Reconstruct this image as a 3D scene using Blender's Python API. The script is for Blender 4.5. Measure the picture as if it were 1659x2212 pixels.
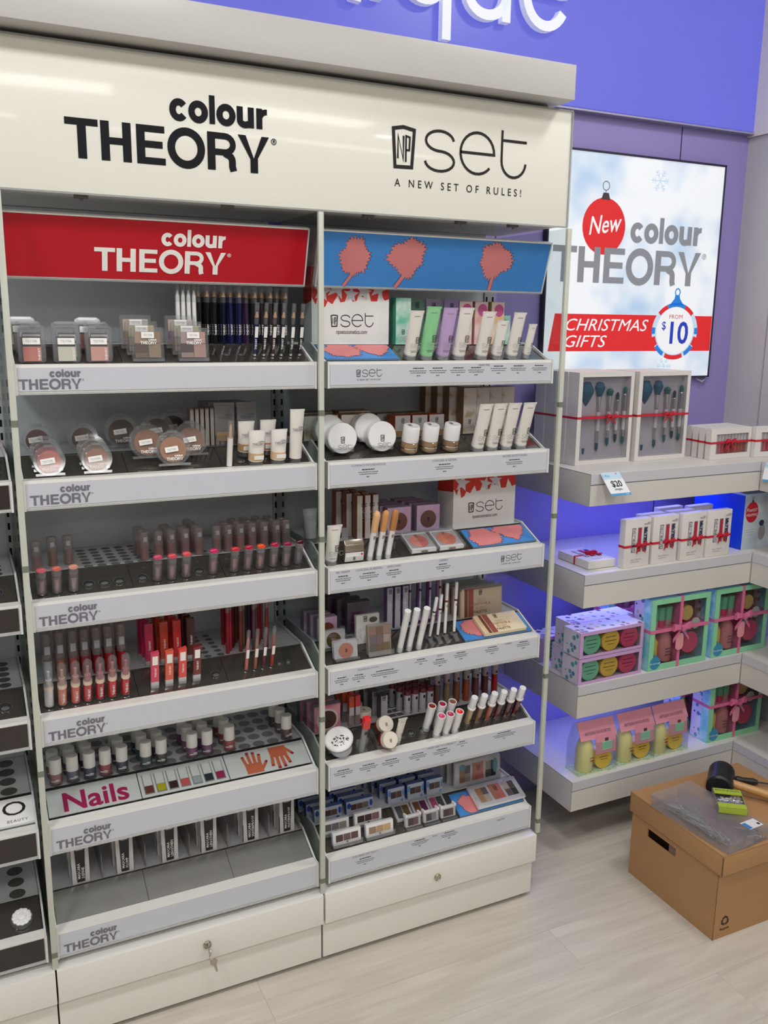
import bpy, bmesh, math, random
from mathutils import Matrix, Vector
random.seed(7)
SC = bpy.context.scene
COL = SC.collection
for o in list(bpy.data.objects):
    bpy.data.objects.remove(o)

# ------------------------------------------------------------------ camera
cam_d = bpy.data.cameras.new('camera'); cam = bpy.data.objects.new('camera', cam_d); COL.objects.link(cam)
cam_d.sensor_fit = 'VERTICAL'; cam_d.sensor_height = 36.0; cam_d.lens = 1916.513 / 2212.0 * 36.0
cam_d.clip_start = 0.02; cam_d.clip_end = 60
_R = ((0.9002281, -0.4352615, 0.0117002), (-0.0806266, -0.1930418, -0.9778723), (0.4278888, 0.8793647, -0.2088754))
cam.matrix_world = Matrix(((_R[0][0], -_R[1][0], -_R[2][0], -0.106653), (_R[0][1], -_R[1][1], -_R[2][1], -1.791424),
                           (_R[0][2], -_R[1][2], -_R[2][2], 1.554164), (0, 0, 0, 1)))
SC.camera = cam

# ------------------------------------------------------------------ world, lamps, exposure
SC.view_settings.view_transform = 'Standard'; SC.view_settings.look = 'None'
SC.view_settings.gamma = 1.0; SC.view_settings.use_curve_mapping = False
SC.view_settings.exposure = -0.06
SC.cycles.transparent_max_bounces = 40
SC.cycles.max_bounces = 8
SC.cycles.caustics_reflective = False; SC.cycles.caustics_refractive = False
W = bpy.data.worlds.new('world'); SC.world = W; W.use_nodes = True
W.node_tree.nodes['Background'].inputs[0].default_value = (0.93, 0.95, 1.0, 1); W.node_tree.nodes['Background'].inputs[1].default_value = 0.10

def area(name, loc, sx, sy, power, color=(1, 0.965, 0.9), rot=(0, 0, 0), spread=180):
    d = bpy.data.lights.new(name, 'AREA'); d.shape = 'RECTANGLE'; d.size = sx; d.size_y = sy
    d.energy = power; d.color = color; d.spread = math.radians(spread)
    o = bpy.data.objects.new(name, d); COL.objects.link(o); o.location = loc; o.rotation_euler = rot
    return o
CEIL = 3.0
KEY = 1.15
# (x, y, power, size x, size y): small spots near the bays, broad unseen panels added behind the viewer as fill light
LAMPS = [(-1.0, -1.3, 17, .36, .36), (0.35, -1.3, 17, .36, .36), (1.75, -.62, 10, .30, .30), (-2.4, -2.8, 12, 1.2, .5), (-0.4, -2.8, 12, 1.2, .5), (1.7, -3.0, 12, 1.2, .5), (-1.5, -5.6, 12, 1.2, .5), (0.6, -6.3, 12, 1.2, .5)]
for _x, _y, _p, _sx, _sy in LAMPS: area('ceiling_lamp_light', (_x, _y, CEIL - .06), _sx, _sy, _p * KEY, (1, .99, .97))

# ------------------------------------------------------------------ materials
def lin(c):
    return tuple(((v / 255) / 12.92 if v / 255 <= .04045 else ((v / 255 + .055) / 1.055) ** 2.4) for v in c)
_M = {}
def M(name, rgb=(200, 200, 200), rough=.5, metal=0., spec=.5, var=.05, scale=30., coat=0., emit=0., bump=0., alpha=None, stretch=None, dim=1.):
    if name in _M: return _M[name]
    m = bpy.data.materials.new(name); m.use_nodes = True; nt = m.node_tree; b = nt.nodes['Principled BSDF']
    c = lin(rgb)
    b.inputs['Roughness'].default_value = rough; b.inputs['Metallic'].default_value = metal
    b.inputs['Specular IOR Level'].default_value = spec; b.inputs['Coat Weight'].default_value = coat
    b.inputs['Coat Roughness'].default_value = .06
    tc = nt.nodes.new('ShaderNodeTexCoord'); mp = nt.nodes.new('ShaderNodeMapping'); ns = nt.nodes.new('ShaderNodeTexNoise')
    mp.inputs['Scale'].default_value = stretch or (1, 1, 1)
    ns.inputs['Scale'].default_value = scale; ns.inputs['Detail'].default_value = 3
    mx = nt.nodes.new('ShaderNodeMix'); mx.data_type = 'RGBA'
    mx.inputs['A'].default_value = tuple(v * (1 - var) for v in c) + (1,)
    mx.inputs['B'].default_value = tuple(min(1, v * (1 + var)) for v in c) + (1,)
    nt.links.new(tc.outputs['Object'], mp.inputs[0]); nt.links.new(mp.outputs[0], ns.inputs['Vector'])
    nt.links.new(ns.outputs['Fac'], mx.inputs['Factor']); hv = nt.nodes.new('ShaderNodeHueSaturation'); hv.inputs['Value'].default_value = dim; nt.links.new(mx.outputs['Result'], hv.inputs['Color']); nt.links.new(hv.outputs[0], b.inputs['Base Color'])
    if emit:
        nt.links.new(mx.outputs['Result'], b.inputs['Emission Color']); b.inputs['Emission Strength'].default_value = emit
    if bump:
        bp = nt.nodes.new('ShaderNodeBump'); bp.inputs['Strength'].default_value = bump; bp.inputs['Distance'].default_value = .002
        nt.links.new(ns.outputs['Fac'], bp.inputs['Height']); nt.links.new(bp.outputs[0], b.inputs['Normal'])
    _M[name] = m; return m
def clear(name, tint=(235, 238, 238), body=0.0, body_rgb=(220, 225, 225), rough=.04, refl=1.0):
    """thin clear plastic: see-through with a fresnel gloss and an optional milky share"""
    if name in _M: return _M[name]
    m = bpy.data.materials.new(name); m.use_nodes = True; nt = m.node_tree; nt.nodes.clear()
    out = nt.nodes.new('ShaderNodeOutputMaterial'); tr = nt.nodes.new('ShaderNodeBsdfTransparent'); gl = nt.nodes.new('ShaderNodeBsdfGlossy')
    df = nt.nodes.new('ShaderNodeBsdfDiffuse'); lw = nt.nodes.new('ShaderNodeLayerWeight'); fr = nt.nodes.new('ShaderNodeMath'); fr.operation = 'POWER'; fr.inputs[1].default_value = 4.0; lw.inputs[0].default_value = .5; fa = nt.nodes.new('ShaderNodeMath'); fa.operation = 'MULTIPLY_ADD'; fa.inputs[1].default_value = .38; fa.inputs[2].default_value = .03; m1 = nt.nodes.new('ShaderNodeMixShader'); m2 = nt.nodes.new('ShaderNodeMixShader')
    tr.inputs[0].default_value = lin(tint) + (1,); df.inputs[0].default_value = lin(body_rgb) + (1,)
    gl.inputs['Roughness'].default_value = rough
    ml = nt.nodes.new('ShaderNodeMath'); ml.operation = 'MULTIPLY'; ml.inputs[1].default_value = refl
    ns = nt.nodes.new('ShaderNodeTexNoise'); ns.inputs['Scale'].default_value = 60; mr = nt.nodes.new('ShaderNodeMapRange')
    mr.inputs['To Min'].default_value = body * .8; mr.inputs['To Max'].default_value = body * 1.2
    nt.links.new(ns.outputs['Fac'], mr.inputs['Value']); nt.links.new(mr.outputs[0], m1.inputs[0])
    nt.links.new(tr.outputs[0], m1.inputs[1]); nt.links.new(df.outputs[0], m1.inputs[2])
    nt.links.new(lw.outputs['Facing'], fr.inputs[0]); nt.links.new(fr.outputs[0], fa.inputs[0]); nt.links.new(fa.outputs[0], ml.inputs[0]); nt.links.new(ml.outputs[0], m2.inputs[0]); nt.links.new(m1.outputs[0], m2.inputs[1]); nt.links.new(gl.outputs[0], m2.inputs[2])
    nt.links.new(m2.outputs[0], out.inputs[0]); _M[name] = m; return m
def floor_mat():
    m = bpy.data.materials.new('pale_oak_vinyl'); m.use_nodes = True; nt = m.node_tree; b = nt.nodes['Principled BSDF']
    tc = nt.nodes.new('ShaderNodeTexCoord'); oi = nt.nodes.new('ShaderNodeObjectInfo'); ad = nt.nodes.new('ShaderNodeVectorMath'); ad.operation = 'ADD'
    mp = nt.nodes.new('ShaderNodeMapping'); mp.inputs['Scale'].default_value = (1.3, 14, 1); ns = nt.nodes.new('ShaderNodeTexNoise'); ns.inputs['Scale'].default_value = 3.0; ns.inputs['Detail'].default_value = 8; ns.inputs['Distortion'].default_value = .6
    sc = nt.nodes.new('ShaderNodeVectorMath'); sc.operation = 'SCALE'; sc.inputs[0].default_value = (7, 13, 5)
    nt.links.new(oi.outputs['Random'], sc.inputs['Scale']); nt.links.new(tc.outputs['Object'], ad.inputs[0]); nt.links.new(sc.outputs[0], ad.inputs[1])
    nt.links.new(ad.outputs[0], mp.inputs[0]); nt.links.new(mp.outputs[0], ns.inputs['Vector'])
    cr = nt.nodes.new('ShaderNodeValToRGB'); e = cr.color_ramp.elements
    e[0].position = .25; e[0].color = lin((190, 183, 171)) + (1,); e[1].position = .75; e[1].color = lin((213, 207, 196)) + (1,)
    hs = nt.nodes.new('ShaderNodeHueSaturation'); mr = nt.nodes.new('ShaderNodeMapRange'); mr.inputs['To Min'].default_value = .965; mr.inputs['To Max'].default_value = 1.02
    nt.links.new(oi.outputs['Random'], mr.inputs['Value']); nt.links.new(mr.outputs[0], hs.inputs['Value'])
    nt.links.new(ns.outputs['Fac'], cr.inputs[0]); nt.links.new(cr.outputs[0], hs.inputs['Color']); nt.links.new(hs.outputs[0], b.inputs['Base Color'])
    b.inputs['Roughness'].default_value = .42; return m
def wavy(name, a, b_, scale=9., rough=.5, emit=0., mid=.5, soft=.15, dim=1.):
    """two-tone cloudy print"""
    if name in _M: return _M[name]
    m = bpy.data.materials.new(name); m.use_nodes = True; nt = m.node_tree; b = nt.nodes['Principled BSDF']
    tc = nt.nodes.new('ShaderNodeTexCoord'); ns = nt.nodes.new('ShaderNodeTexNoise'); ns.inputs['Scale'].default_value = scale; ns.inputs['Detail'].default_value = 2
    cr = nt.nodes.new('ShaderNodeValToRGB'); e = cr.color_ramp.elements; e[0].position = mid - soft; e[1].position = mid + soft
    e[0].color = lin(a) + (1,); e[1].color = lin(b_) + (1,)
    nt.links.new(tc.outputs['Object'], ns.inputs['Vector']); nt.links.new(ns.outputs['Fac'], cr.inputs[0]); hv = nt.nodes.new('ShaderNodeHueSaturation'); hv.inputs['Value'].default_value = dim; nt.links.new(cr.outputs[0], hv.inputs['Color']); nt.links.new(hv.outputs[0], b.inputs['Base Color'])
    b.inputs['Roughness'].default_value = rough
    if emit: nt.links.new(cr.outputs[0], b.inputs['Emission Color']); b.inputs['Emission Strength'].default_value = emit
    _M[name] = m; return m
def dotty(name, base, cols, scale=90., thr=.32, rough=.5):
    """little coloured spots printed on card"""
    if name in _M: return _M[name]
    m = bpy.data.materials.new(name); m.use_nodes = True; nt = m.node_tree; b = nt.nodes['Principled BSDF']
    tc = nt.nodes.new('ShaderNodeTexCoord'); vo = nt.nodes.new('ShaderNodeTexVoronoi'); vo.inputs['Scale'].default_value = scale
    cr = nt.nodes.new('ShaderNodeValToRGB'); cr.color_ramp.interpolation = 'CONSTANT'; e = cr.color_ramp.elements
    e[0].color = lin(cols[0]) + (1,); e[1].position = 1. / len(cols); e[1].color = lin(cols[1]) + (1,)
    for i in range(2, len(cols)): k = e.new(i / len(cols)); k.color = lin(cols[i]) + (1,)
    sp = nt.nodes.new('ShaderNodeSeparateColor'); lt = nt.nodes.new('ShaderNodeMath'); lt.operation = 'LESS_THAN'; lt.inputs[1].default_value = thr
    mx = nt.nodes.new('ShaderNodeMix'); mx.data_type = 'RGBA'; mx.inputs['A'].default_value = lin(base) + (1,)
    nt.links.new(tc.outputs['Object'], vo.inputs['Vector']); nt.links.new(vo.outputs['Color'], sp.inputs[0]); nt.links.new(sp.outputs[0], cr.inputs[0])
    nt.links.new(vo.outputs['Distance'], lt.inputs[0]); nt.links.new(lt.outputs[0], mx.inputs['Factor']); nt.links.new(cr.outputs[0], mx.inputs['B']); nt.links.new(mx.outputs['Result'], b.inputs['Base Color'])
    b.inputs['Roughness'].default_value = rough; _M[name] = m; return m

WHITE = M('white_lacquer', (226, 224, 218), .28, coat=.3, var=.015)
WHITE2 = M('white_plastic', (232, 232, 230), .3, var=.015)
CARD = M('white_card', (232, 231, 229), .45, var=.02)
LABEL = M('pale_grey_label', (198, 200, 209), .35, var=.015)
GREYTXT = M('grey_print', (110, 108, 120), .6)
BLACK = M('black_print', (22, 20, 24), .5)
DARKTXT = M('charcoal_print', (52, 50, 55), .6)
LTXT = M('light_grey_print', (150, 150, 155), .6)
WTXT = M('white_print', (240, 238, 235), .5)
SMOKE = M('smoked_mirror_tray', (112, 108, 103), .06, metal=.8, spec=.6, var=.03)
DECK = M('pale_grey_deck', (204, 206, 210), .35, var=.03)
HOLE = M('dark_hole', (52, 52, 54), .5)
DECKHOLE = M('grey_hole', (112, 114, 116), .5)
CHROME = M('chrome', (215, 215, 215), .12, metal=1.)
CLEAR = clear('clear_acrylic', refl=.9)
CLEAR2 = clear('clear_case', (244, 245, 246), body=.06, body_rgb=(244, 246, 248), refl=1.9)
FILM = clear('clear_window_film', (240, 240, 242), refl=1.2, rough=.08)
EDGE = clear('acrylic_edge', (216, 220, 210), body=.72, body_rgb=(222, 224, 212), rough=.15)
RIBBON = M('red_ribbon', (196, 22, 48), .35)
PINKRIB = M('pink_ribbon', (214, 110, 150), .35)

# ------------------------------------------------------------------ mesh building
class MB:
    def __init__(s): s.v = []; s.f = []; s.k = 0
    def add(s, vs, fs):
        n = len(s.v); s.v += [tuple(v) for v in vs]; s.f += [tuple(i + n for i in f) for f in fs]; return s
    def box(s, x0, x1, y0, y1, z0, z1):
        return s.add([(x0, y0, z0), (x1, y0, z0), (x1, y1, z0), (x0, y1, z0), (x0, y0, z1), (x1, y0, z1), (x1, y1, z1), (x0, y1, z1)],
                     [(0, 3, 2, 1), (4, 5, 6, 7), (0, 1, 5, 4), (1, 2, 6, 5), (2, 3, 7, 6), (3, 0, 4, 7)])
    def rbox(s, x0, x1, y0, y1, z0, z1, r):
        """box with chamfered vertical-edge outline seen from -Y (rounded in XZ)"""
        c = []
        for cx, cz, a0 in ((x1 - r, z1 - r, 0), (x0 + r, z1 - r, 90), (x0 + r, z0 + r, 180), (x1 - r, z0 + r, 270)):
            for k in range(4): a = math.radians(a0 + 30 * k); c.append((cx + r * math.cos(a), cz + r * math.sin(a)))
        return s.prism_y(c, y0, y1)
    def prism_y(s, poly, y0, y1):   # poly (x,z) counter-clockwise seen from -Y
        n = len(poly)
        return s.add([(x, y0, z) for x, z in poly] + [(x, y1, z) for x, z in poly],
                     [tuple(range(n)), tuple(range(2 * n - 1, n - 1, -1))] + [((i + 1) % n, i, n + i, n + (i + 1) % n) for i in range(n)])
    def prism_x(s, poly, x0, x1):   # poly (y,z)
        n = len(poly)
        return s.add([(x0, y, z) for y, z in poly] + [(x1, y, z) for y, z in poly],
                     [tuple(range(n - 1, -1, -1)), tuple(range(n, 2 * n))] + [(i, (i + 1) % n, n + (i + 1) % n, n + i) for i in range(n)])
    def prism_z(s, poly, z0, z1):
        n = len(poly)
        return s.add([(x, y, z0) for x, y in poly] + [(x, y, z1) for x, y in poly],
                     [tuple(range(n - 1, -1, -1)), tuple(range(n, 2 * n))] + [(i, (i + 1) % n, n + (i + 1) % n, n + i) for i in range(n)])
    def lathe(s, prof, n=14, c=(0, 0, 0), axis='z', caps=True):
        vs = []; fs = []
        for r, h in prof:
            for k in range(n):
                a = 2 * math.pi * k / n; p, q = r * math.cos(a), r * math.sin(a)
                vs.append({'z': (p, q, h), 'y': (p, h, -q), 'x': (h, p, q)}[axis])
        for i in range(len(prof) - 1):
            for k in range(n): k2 = (k + 1) % n; fs.append((i * n + k, i * n + k2, (i + 1) * n + k2, (i + 1) * n + k))
        if caps:
            fs.append(tuple(range(n - 1, -1, -1))); fs.append(tuple((len(prof) - 1) * n + k for k in range(n)))
        return s.add([(x + c[0], y + c[1], z + c[2]) for x, y, z in vs], fs)
    def loft(s, rings):
        n = len(rings[0]); vs = [v for r in rings for v in r]; fs = []
        for i in range(len(rings) - 1):
            for k in range(n): k2 = (k + 1) % n; fs.append((i * n + k, i * n + k2, (i + 1) * n + k2, (i + 1) * n + k))
        fs.append(tuple(range(n - 1, -1, -1))); fs.append(tuple((len(rings) - 1) * n + k for k in range(n)))
        return s.add(vs, fs)
    def tube(s, pts, r, n=8):
        pts = [Vector(p) for p in pts]; rings = []
        for i, p in enumerate(pts):
            t = (pts[min(i + 1, len(pts) - 1)] - pts[max(i - 1, 0)]).normalized()
            a = t.cross(Vector((0, 0, 1)) if abs(t.z) < .9 else Vector((1, 0, 0))).normalized(); b = t.cross(a)
            rr = r[i] if isinstance(r, (list, tuple)) else r
            rings.append([tuple(p + a * rr * math.cos(2 * math.pi * k / n) + b * rr * math.sin(2 * math.pi * k / n)) for k in range(n)])
        return s.loft(rings)
    # flat print facing -Y at y
    def lift(s, y): s.k += 1; return y - s.k * 2.5e-5     # every print stroke sits a hair above the last
    def poly(s, pts, y=0.): y = s.lift(y); return s.add([(x, y, z) for x, z in pts], [tuple(range(len(pts)))])
    def rect(s, x0, x1, z0, z1, y=0.): return s.poly([(x0, z0), (x1, z0), (x1, z1), (x0, z1)], y)
    def disc(s, cx, cz, rx, rz=None, y=0., n=20):
        rz = rz or rx
        return s.poly([(cx + rx * math.cos(2 * math.pi * k / n), cz + rz * math.sin(2 * math.pi * k / n)) for k in range(n)], y)
    def stroke(s, pts, w, y=0., closed=False):
        q_ = [pts[0]]
        for p_ in pts[1:]:
            if abs(p_[0] - q_[-1][0]) + abs(p_[1] - q_[-1][1]) > 1e-6: q_.append(p_)
        y = s.lift(y); P = [Vector((x, z)) for x, z in q_]; n = len(P); L = []; R = []
        for i in range(n):
            a = P[i - 1] if (i or closed) else None; b = P[(i + 1) % n] if (i < n - 1 or closed) else None
            d1 = (P[i] - a).normalized() if a is not None else None; d2 = (b - P[i]).normalized() if b is not None else None
            if d1 is None: d1 = d2
            if d2 is None: d2 = d1
            t = (d1 + d2); t = t.normalized() if t.length > 1e-6 else d1
            nn = Vector((-t.y, t.x)); k = max(.35, nn.dot(Vector((-d1.y, d1.x))))
            L.append(P[i] + nn * w / 2 / k); R.append(P[i] - nn * w / 2 / k)
        m = len(s.v); s.v += [(p.x, y, p.y) for p in L] + [(p.x, y, p.y) for p in R]
        for i in range(n if closed else n - 1):
            j = (i + 1) % n; s.f.append((m + n + i, m + n + j, m + j, m + i))
        return s
    def mesh(s, name, mat, smooth=True, bevel=0.):
        me = bpy.data.meshes.new(name); me.from_pydata(s.v, [], s.f)
        if bevel:
            bm = bmesh.new(); bm.from_mesh(me)
            bmesh.ops.bevel(bm, geom=list(bm.edges), offset=bevel, segments=2, profile=.6, affect='EDGES', clamp_overlap=True)
            bm.to_mesh(me); bm.free()
        if smooth and len(me.polygons):
            me.polygons.foreach_set('use_smooth', [True] * len(me.polygons)); me.set_sharp_from_angle(angle=math.radians(32))
        me.materials.append(mat); me.update(); return me
def arc(cx, cy, rx, ry, a0, a1, n=14):
    return [(cx + rx * math.cos(math.radians(a0 + (a1 - a0) * k / n)), cy + ry * math.sin(math.radians(a0 + (a1 - a0) * k / n))) for k in range(n + 1)]

def obj(name, me, parent=None, loc=(0, 0, 0), rot=(0, 0, 0), scale=(1, 1, 1)):
    o = bpy.data.objects.new(name, me); COL.objects.link(o); o.location = loc; o.rotation_euler = rot; o.scale = scale
    if parent: o.parent = parent
    return o
def part(name, mb, mat, parent, bevel=0., smooth=True, loc=(0, 0, 0), rot=(0, 0, 0), label=None):
    o = obj(name, mb.mesh(name, mat, smooth, bevel), parent, loc, rot)
    if label: o['label'] = label
    return o
def thing(name, label, cat, loc=(0, 0, 0), rot=(0, 0, 0), group=None):
    o = bpy.data.objects.new(name, None); COL.objects.link(o); o.location = loc; o.rotation_euler = rot; o.empty_display_size = .02
    o['label'] = label; o['category'] = cat
    if group: o['group'] = group
    return o
def tag(o, label, cat, group=None):
    o['label'] = label; o['category'] = cat
    if group: o['group'] = group
    return o
def struct(name, mb, mat, parent=None, bevel=0.):
    o = part(name, mb, mat, parent, bevel)
    if not parent: o['kind'] = 'structure'
    return o
def kids(o): return [c for c in COL.objects if c.parent == o]
_kids = {}
def template(fn):
    """build a thing once; later calls copy it with all parts"""
    def get(key, *a):
        k = (fn.__name__, key)
        if k not in _kids:
            r = fn(key, *a); t = [(c, [g for g in kids(c)]) for c in kids(r)]; _kids[k] = [r, t, False]
        return _kids[k]
    return get
def put(rec, loc, rot=(0, 0, 0), label=None, group=None, mats=None, scale=None, drop=()):
    root, tree, used = rec
    if not used:
        rec[2] = True; r = root; pairs = [(c, gs) for c, gs in tree]
        newparts = [c for c, _ in pairs] + [g for _, gs in pairs for g in gs]
    else:
        r = root.copy(); COL.objects.link(r); newparts = []
        for c, gs in tree:
            c2 = c.copy(); COL.objects.link(c2); c2.parent = r; newparts.append(c2)
            for g in gs: g2 = g.copy(); COL.objects.link(g2); g2.parent = c2; newparts.append(g2)
    r.location = loc; r.rotation_euler = rot
    if scale: r.scale = scale
    if label: r['label'] = label
    if group: r['group'] = group
    if mats:
        for c in newparts:
            nm = c.name.split('.')[0]
            if nm in mats:
                c.material_slots[0].link = 'OBJECT'; c.material_slots[0].material = mats[nm]
    return r
_txt = {}
def text(s, size, mat, parent, loc, rot=(math.pi / 2, 0, 0), bold=0., align='CENTER', name='lettering', sx=1., spacing=1., shear=0., res=3, depth=0., fit=None):
    k = (s, mat.name, bold, align, spacing, shear, res, depth)
    if k not in _txt:
        cu = bpy.data.curves.new('t', 'FONT'); cu.body = s; cu.size = 1.; cu.offset = bold; cu.align_x = align; cu.resolution_u = res
        cu.space_character = spacing; cu.shear = shear; cu.extrude = depth
        t = bpy.data.objects.new('t', cu); COL.objects.link(t)
        me = bpy.data.meshes.new_from_object(t); bpy.data.objects.remove(t); bpy.data.curves.remove(cu)
        me.materials.clear(); me.materials.append(mat); _txt[k] = me
    if fit:
        xs = [v.co.x for v in _txt[k].vertices]; sx = fit / ((max(xs) - min(xs)) * size)
    return obj(name, _txt[k], parent, loc, rot, (size * sx, size, size))

# ------------------------------------------------------------------ logo shapes (flat print, XZ plane facing -Y)
def theory_mesh(mat, name):
    b = MB(); w = .225; h = .178
    def R(x0, x1, z0, z1): b.rect(x0, x1, z0, z1)
    x = 0.
    R(x, x + .84, 1 - h, 1); R(x + .42 - w / 2, x + .42 + w / 2, 0, 1 - h); x += .90
    R(x, x + w, 0, 1); R(x + .79 - w, x + .79, 0, 1); R(x + w, x + .79 - w, .42, .42 + h); x += .93
    R(x, x + w, 0, 1); R(x + w, x + .76, 1 - h, 1); R(x + w, x + .70, .425, .425 + h); R(x + w, x + .77, 0, h); x += .82
    b.stroke(arc(x + .53, .5, .53 - w / 2, .52 - h / 2, 0, 360, 32)[:-1], .212, closed=True); x += 1.12
    R(x, x + w, 0, 1); b.stroke([(x + w, .915), (x + .5, .915)] + arc(x + .5, .7, .235, .215, 90, -90, 10) + [(x + w, .485)], .168)
    b.stroke([(x + .5, .47)] + arc(x + .52, .26, .19, .18, 80, 0, 6) + [(x + .71, .12), (x + .745, 0)], .2); x += .88
    b.poly([(x + .36, 0), (x + .36 + w, 0), (x + .36 + w, .38), (x + .36, .38)])
    b.poly([(x + .36, .37), (x + .47, .37), (x + .23, 1), (x, 1)]); b.poly([(x + .455, .37), (x + .565, .37), (x + .925, 1), (x + .70, 1)]); xe = x + .925
    # colour
    s = .178; xh = .545; z0 = 1.2; y = xe - 2.83
    b.stroke(arc(y + .26, z0 + xh / 2, .26 - s / 2, xh / 2 - s / 2 + .02, 38, 322, 18), s); y += .52
    for q in range(2):
        b.stroke(arc(y + .275, z0 + xh / 2, .275 - s / 2, xh / 2 - s / 2 + .02, 0, 360, 24)[:-1], s, closed=True); y += .585
        if q == 0: b.rect(y, y + s * .9, z0, z0 + .74); y += .20
    b.stroke([(y + s / 2, z0 + xh), (y + s / 2, z0 + .2)] + arc(y + .24, z0 + .19, .24 - s / 2, .12, 180, 320, 8), s); b.rect(y + .5 - s, y + .5, z0, z0 + xh); y += .57
    b.rect(y, y + s, z0, z0 + xh); b.stroke(arc(y + .30, z0 + .22, .21, .245, 150, 85, 7), s * .85)
    # registered mark
    b.stroke(arc(xe + .14, .9, .075, .075, 0, 360, 14)[:-1], .02, closed=True); b.rect(xe + .115, xe + .135, .865, .94); b.stroke(arc(xe + .135, .92, .03, .018, 90, -90, 4), .018); b.stroke([(xe + .14, .9), (xe + .17, .865)], .018)
    s_ = 1 / xe
    b.v = [(vx * s_, vy, vz * s_) for vx, vy, vz in b.v]
    return b.mesh(name, mat, smooth=False)
_logo = {}
def logo(parent, mat, x, y, z, width, rot=(0, 0, 0), name='lettering', sz=1.):
    if ('t', mat.name) not in _logo: _logo[('t', mat.name)] = theory_mesh(mat, 'lettering')
    return obj(name, _logo[('t', mat.name)], parent, (x, y, z), rot, (width, 1, width * sz))
def set_mesh(mat, badge=True, word=True):
    b = MB(); w = .0058
    if badge:
        b.stroke([(.005, .079), (.029, .0835), (.055, .079), (.050, .004), (.010, .003)], .0075, closed=True)
        b.stroke([(.0165, .020), (.0165, .066), (.0295, .018), (.0295, .066)], .0045)
        b.stroke([(.0355, .014), (.0355, .066), (.0445, .064), (.0435, .038), (.0355, .038)], .0042)
    if word:
        b.stroke(arc(.118, .0635, .0345, .0205, 5, 262, 16) + arc(.118, .0225, .036, .0205, 82, -175, 16), w)
        b.stroke([(.170, .0465), (.257, .0465)] + arc(.2135, .0465, .0435, .043, 0, 318, 24)[1:], w)
        b.stroke([(.277, .101), (.277, .037)] + arc(.3095, .037, .0325, .034, 180, 355, 12), w); b.rect(.277, .343, .077, .077 + w)
    return b.mesh('emblem', mat, smooth=False)
def setlogo(parent, mat, x, y, z, width, rot=(0, 0, 0), badge=True, word=True, name='emblem'):
    k = ('s', mat.name, badge, word)
    if k not in _logo: _logo[k] = set_mesh(mat, badge, word)
    s = width / .345
    return obj(name, _logo[k], parent, (x, y, z), rot, (s, 1, s))

# ------------------------------------------------------------------ layout constants
ZT = [1.4699, 1.2511, 1.0081, .7656, .5233, .2755]       # tops of the shelf front rails
ZB = [1.4172, 1.1965, .9529, .7078, .4626, .2161]
ANG = math.radians(23.5)
SY, SZ = math.cos(ANG), math.sin(ANG)
DECKUP = .033
def T(i, x, s, up=0.):     # a point on the sloped tray of shelf i
    return (x, .025 + s * SY - up * SZ, ZT[i - 1] + s * SZ + up * SY + .0005)
def DK(i, x, y): return (x, y, ZT[i - 1] + DECKUP + .0005)
LEAN = math.radians(18)
ORD = ['first', 'second', 'third', 'fourth', 'fifth', 'sixth', 'seventh', 'eighth', 'ninth', 'tenth', 'eleventh', 'twelfth', 'thirteenth', 'fourteenth', 'fifteenth']
SN = ['top', 'second', 'third', 'fourth', 'fifth', 'lowest']
# ================================================================== the room
FLOOR = floor_mat()
fl = struct('floor', MB().box(-5, 6, -8, .6, -.06, -.0025), FLOOR)
pw, pl = .152, 1.22
pm = MB().box(.0002, pl - .0002, .0002, pw - .0002, -.0025, 0).mesh('plank', FLOOR, False)
for r in range(12):
    off = (r * .47) % pl
    for c in range(5):
        obj('plank', pm, fl, (-2.1 + off + c * pl - (pl if off > .7 else 0), -1.36 + r * pw, 0))
PURPLE = M('violet_wall_paint', (150, 138, 200), .45, var=.03, scale=4)
wb = struct('wall_back', MB().box(-5, 2.62, .477, .6, 0, CEIL), PURPLE)
SEAM = M('dark_seam', (40, 32, 70), .6)
for sx in (1.345, 2.02): part('seam', MB().box(sx - .0012, sx + .0012, .4755, .4775, .02, 2.165), SEAM, wb)
GABLE = M('warm_grey_laminate', (196, 194, 196), .45, var=.02, scale=8)
wr = struct('wall_right', MB().box(2.309, 2.62, -1.3, .477, 0, 2.157), GABLE)
part('panel_joint', MB().box(2.3075, 2.3092, .327, .33, 0, 2.157), M('joint_grey', (150, 148, 160), .6), wr)
struct('trim_1', MB().box(2.300, 2.64, -1.32, .477, 2.158, CEIL), M('cream_bulkhead', (232, 226, 218), .5, var=.015, scale=6))
WALLP = M('off_white_wall', (206, 203, 198), .6, var=.02, scale=3)
struct('wall_left', MB().box(-5.1, -5, -8, .6, 0, CEIL), WALLP)
struct('wall_front', MB().box(-5, 6, -8.1, -8, 0, CEIL), WALLP)
struct('wall_far', MB().box(6, 6.1, -8, .6, 0, CEIL), WALLP)
ce = struct('ceiling', MB().box(-5, 6, -8, .6, CEIL, CEIL + .1), M('ceiling_tile', (214, 214, 212), .7, var=.02, scale=5))
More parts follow.
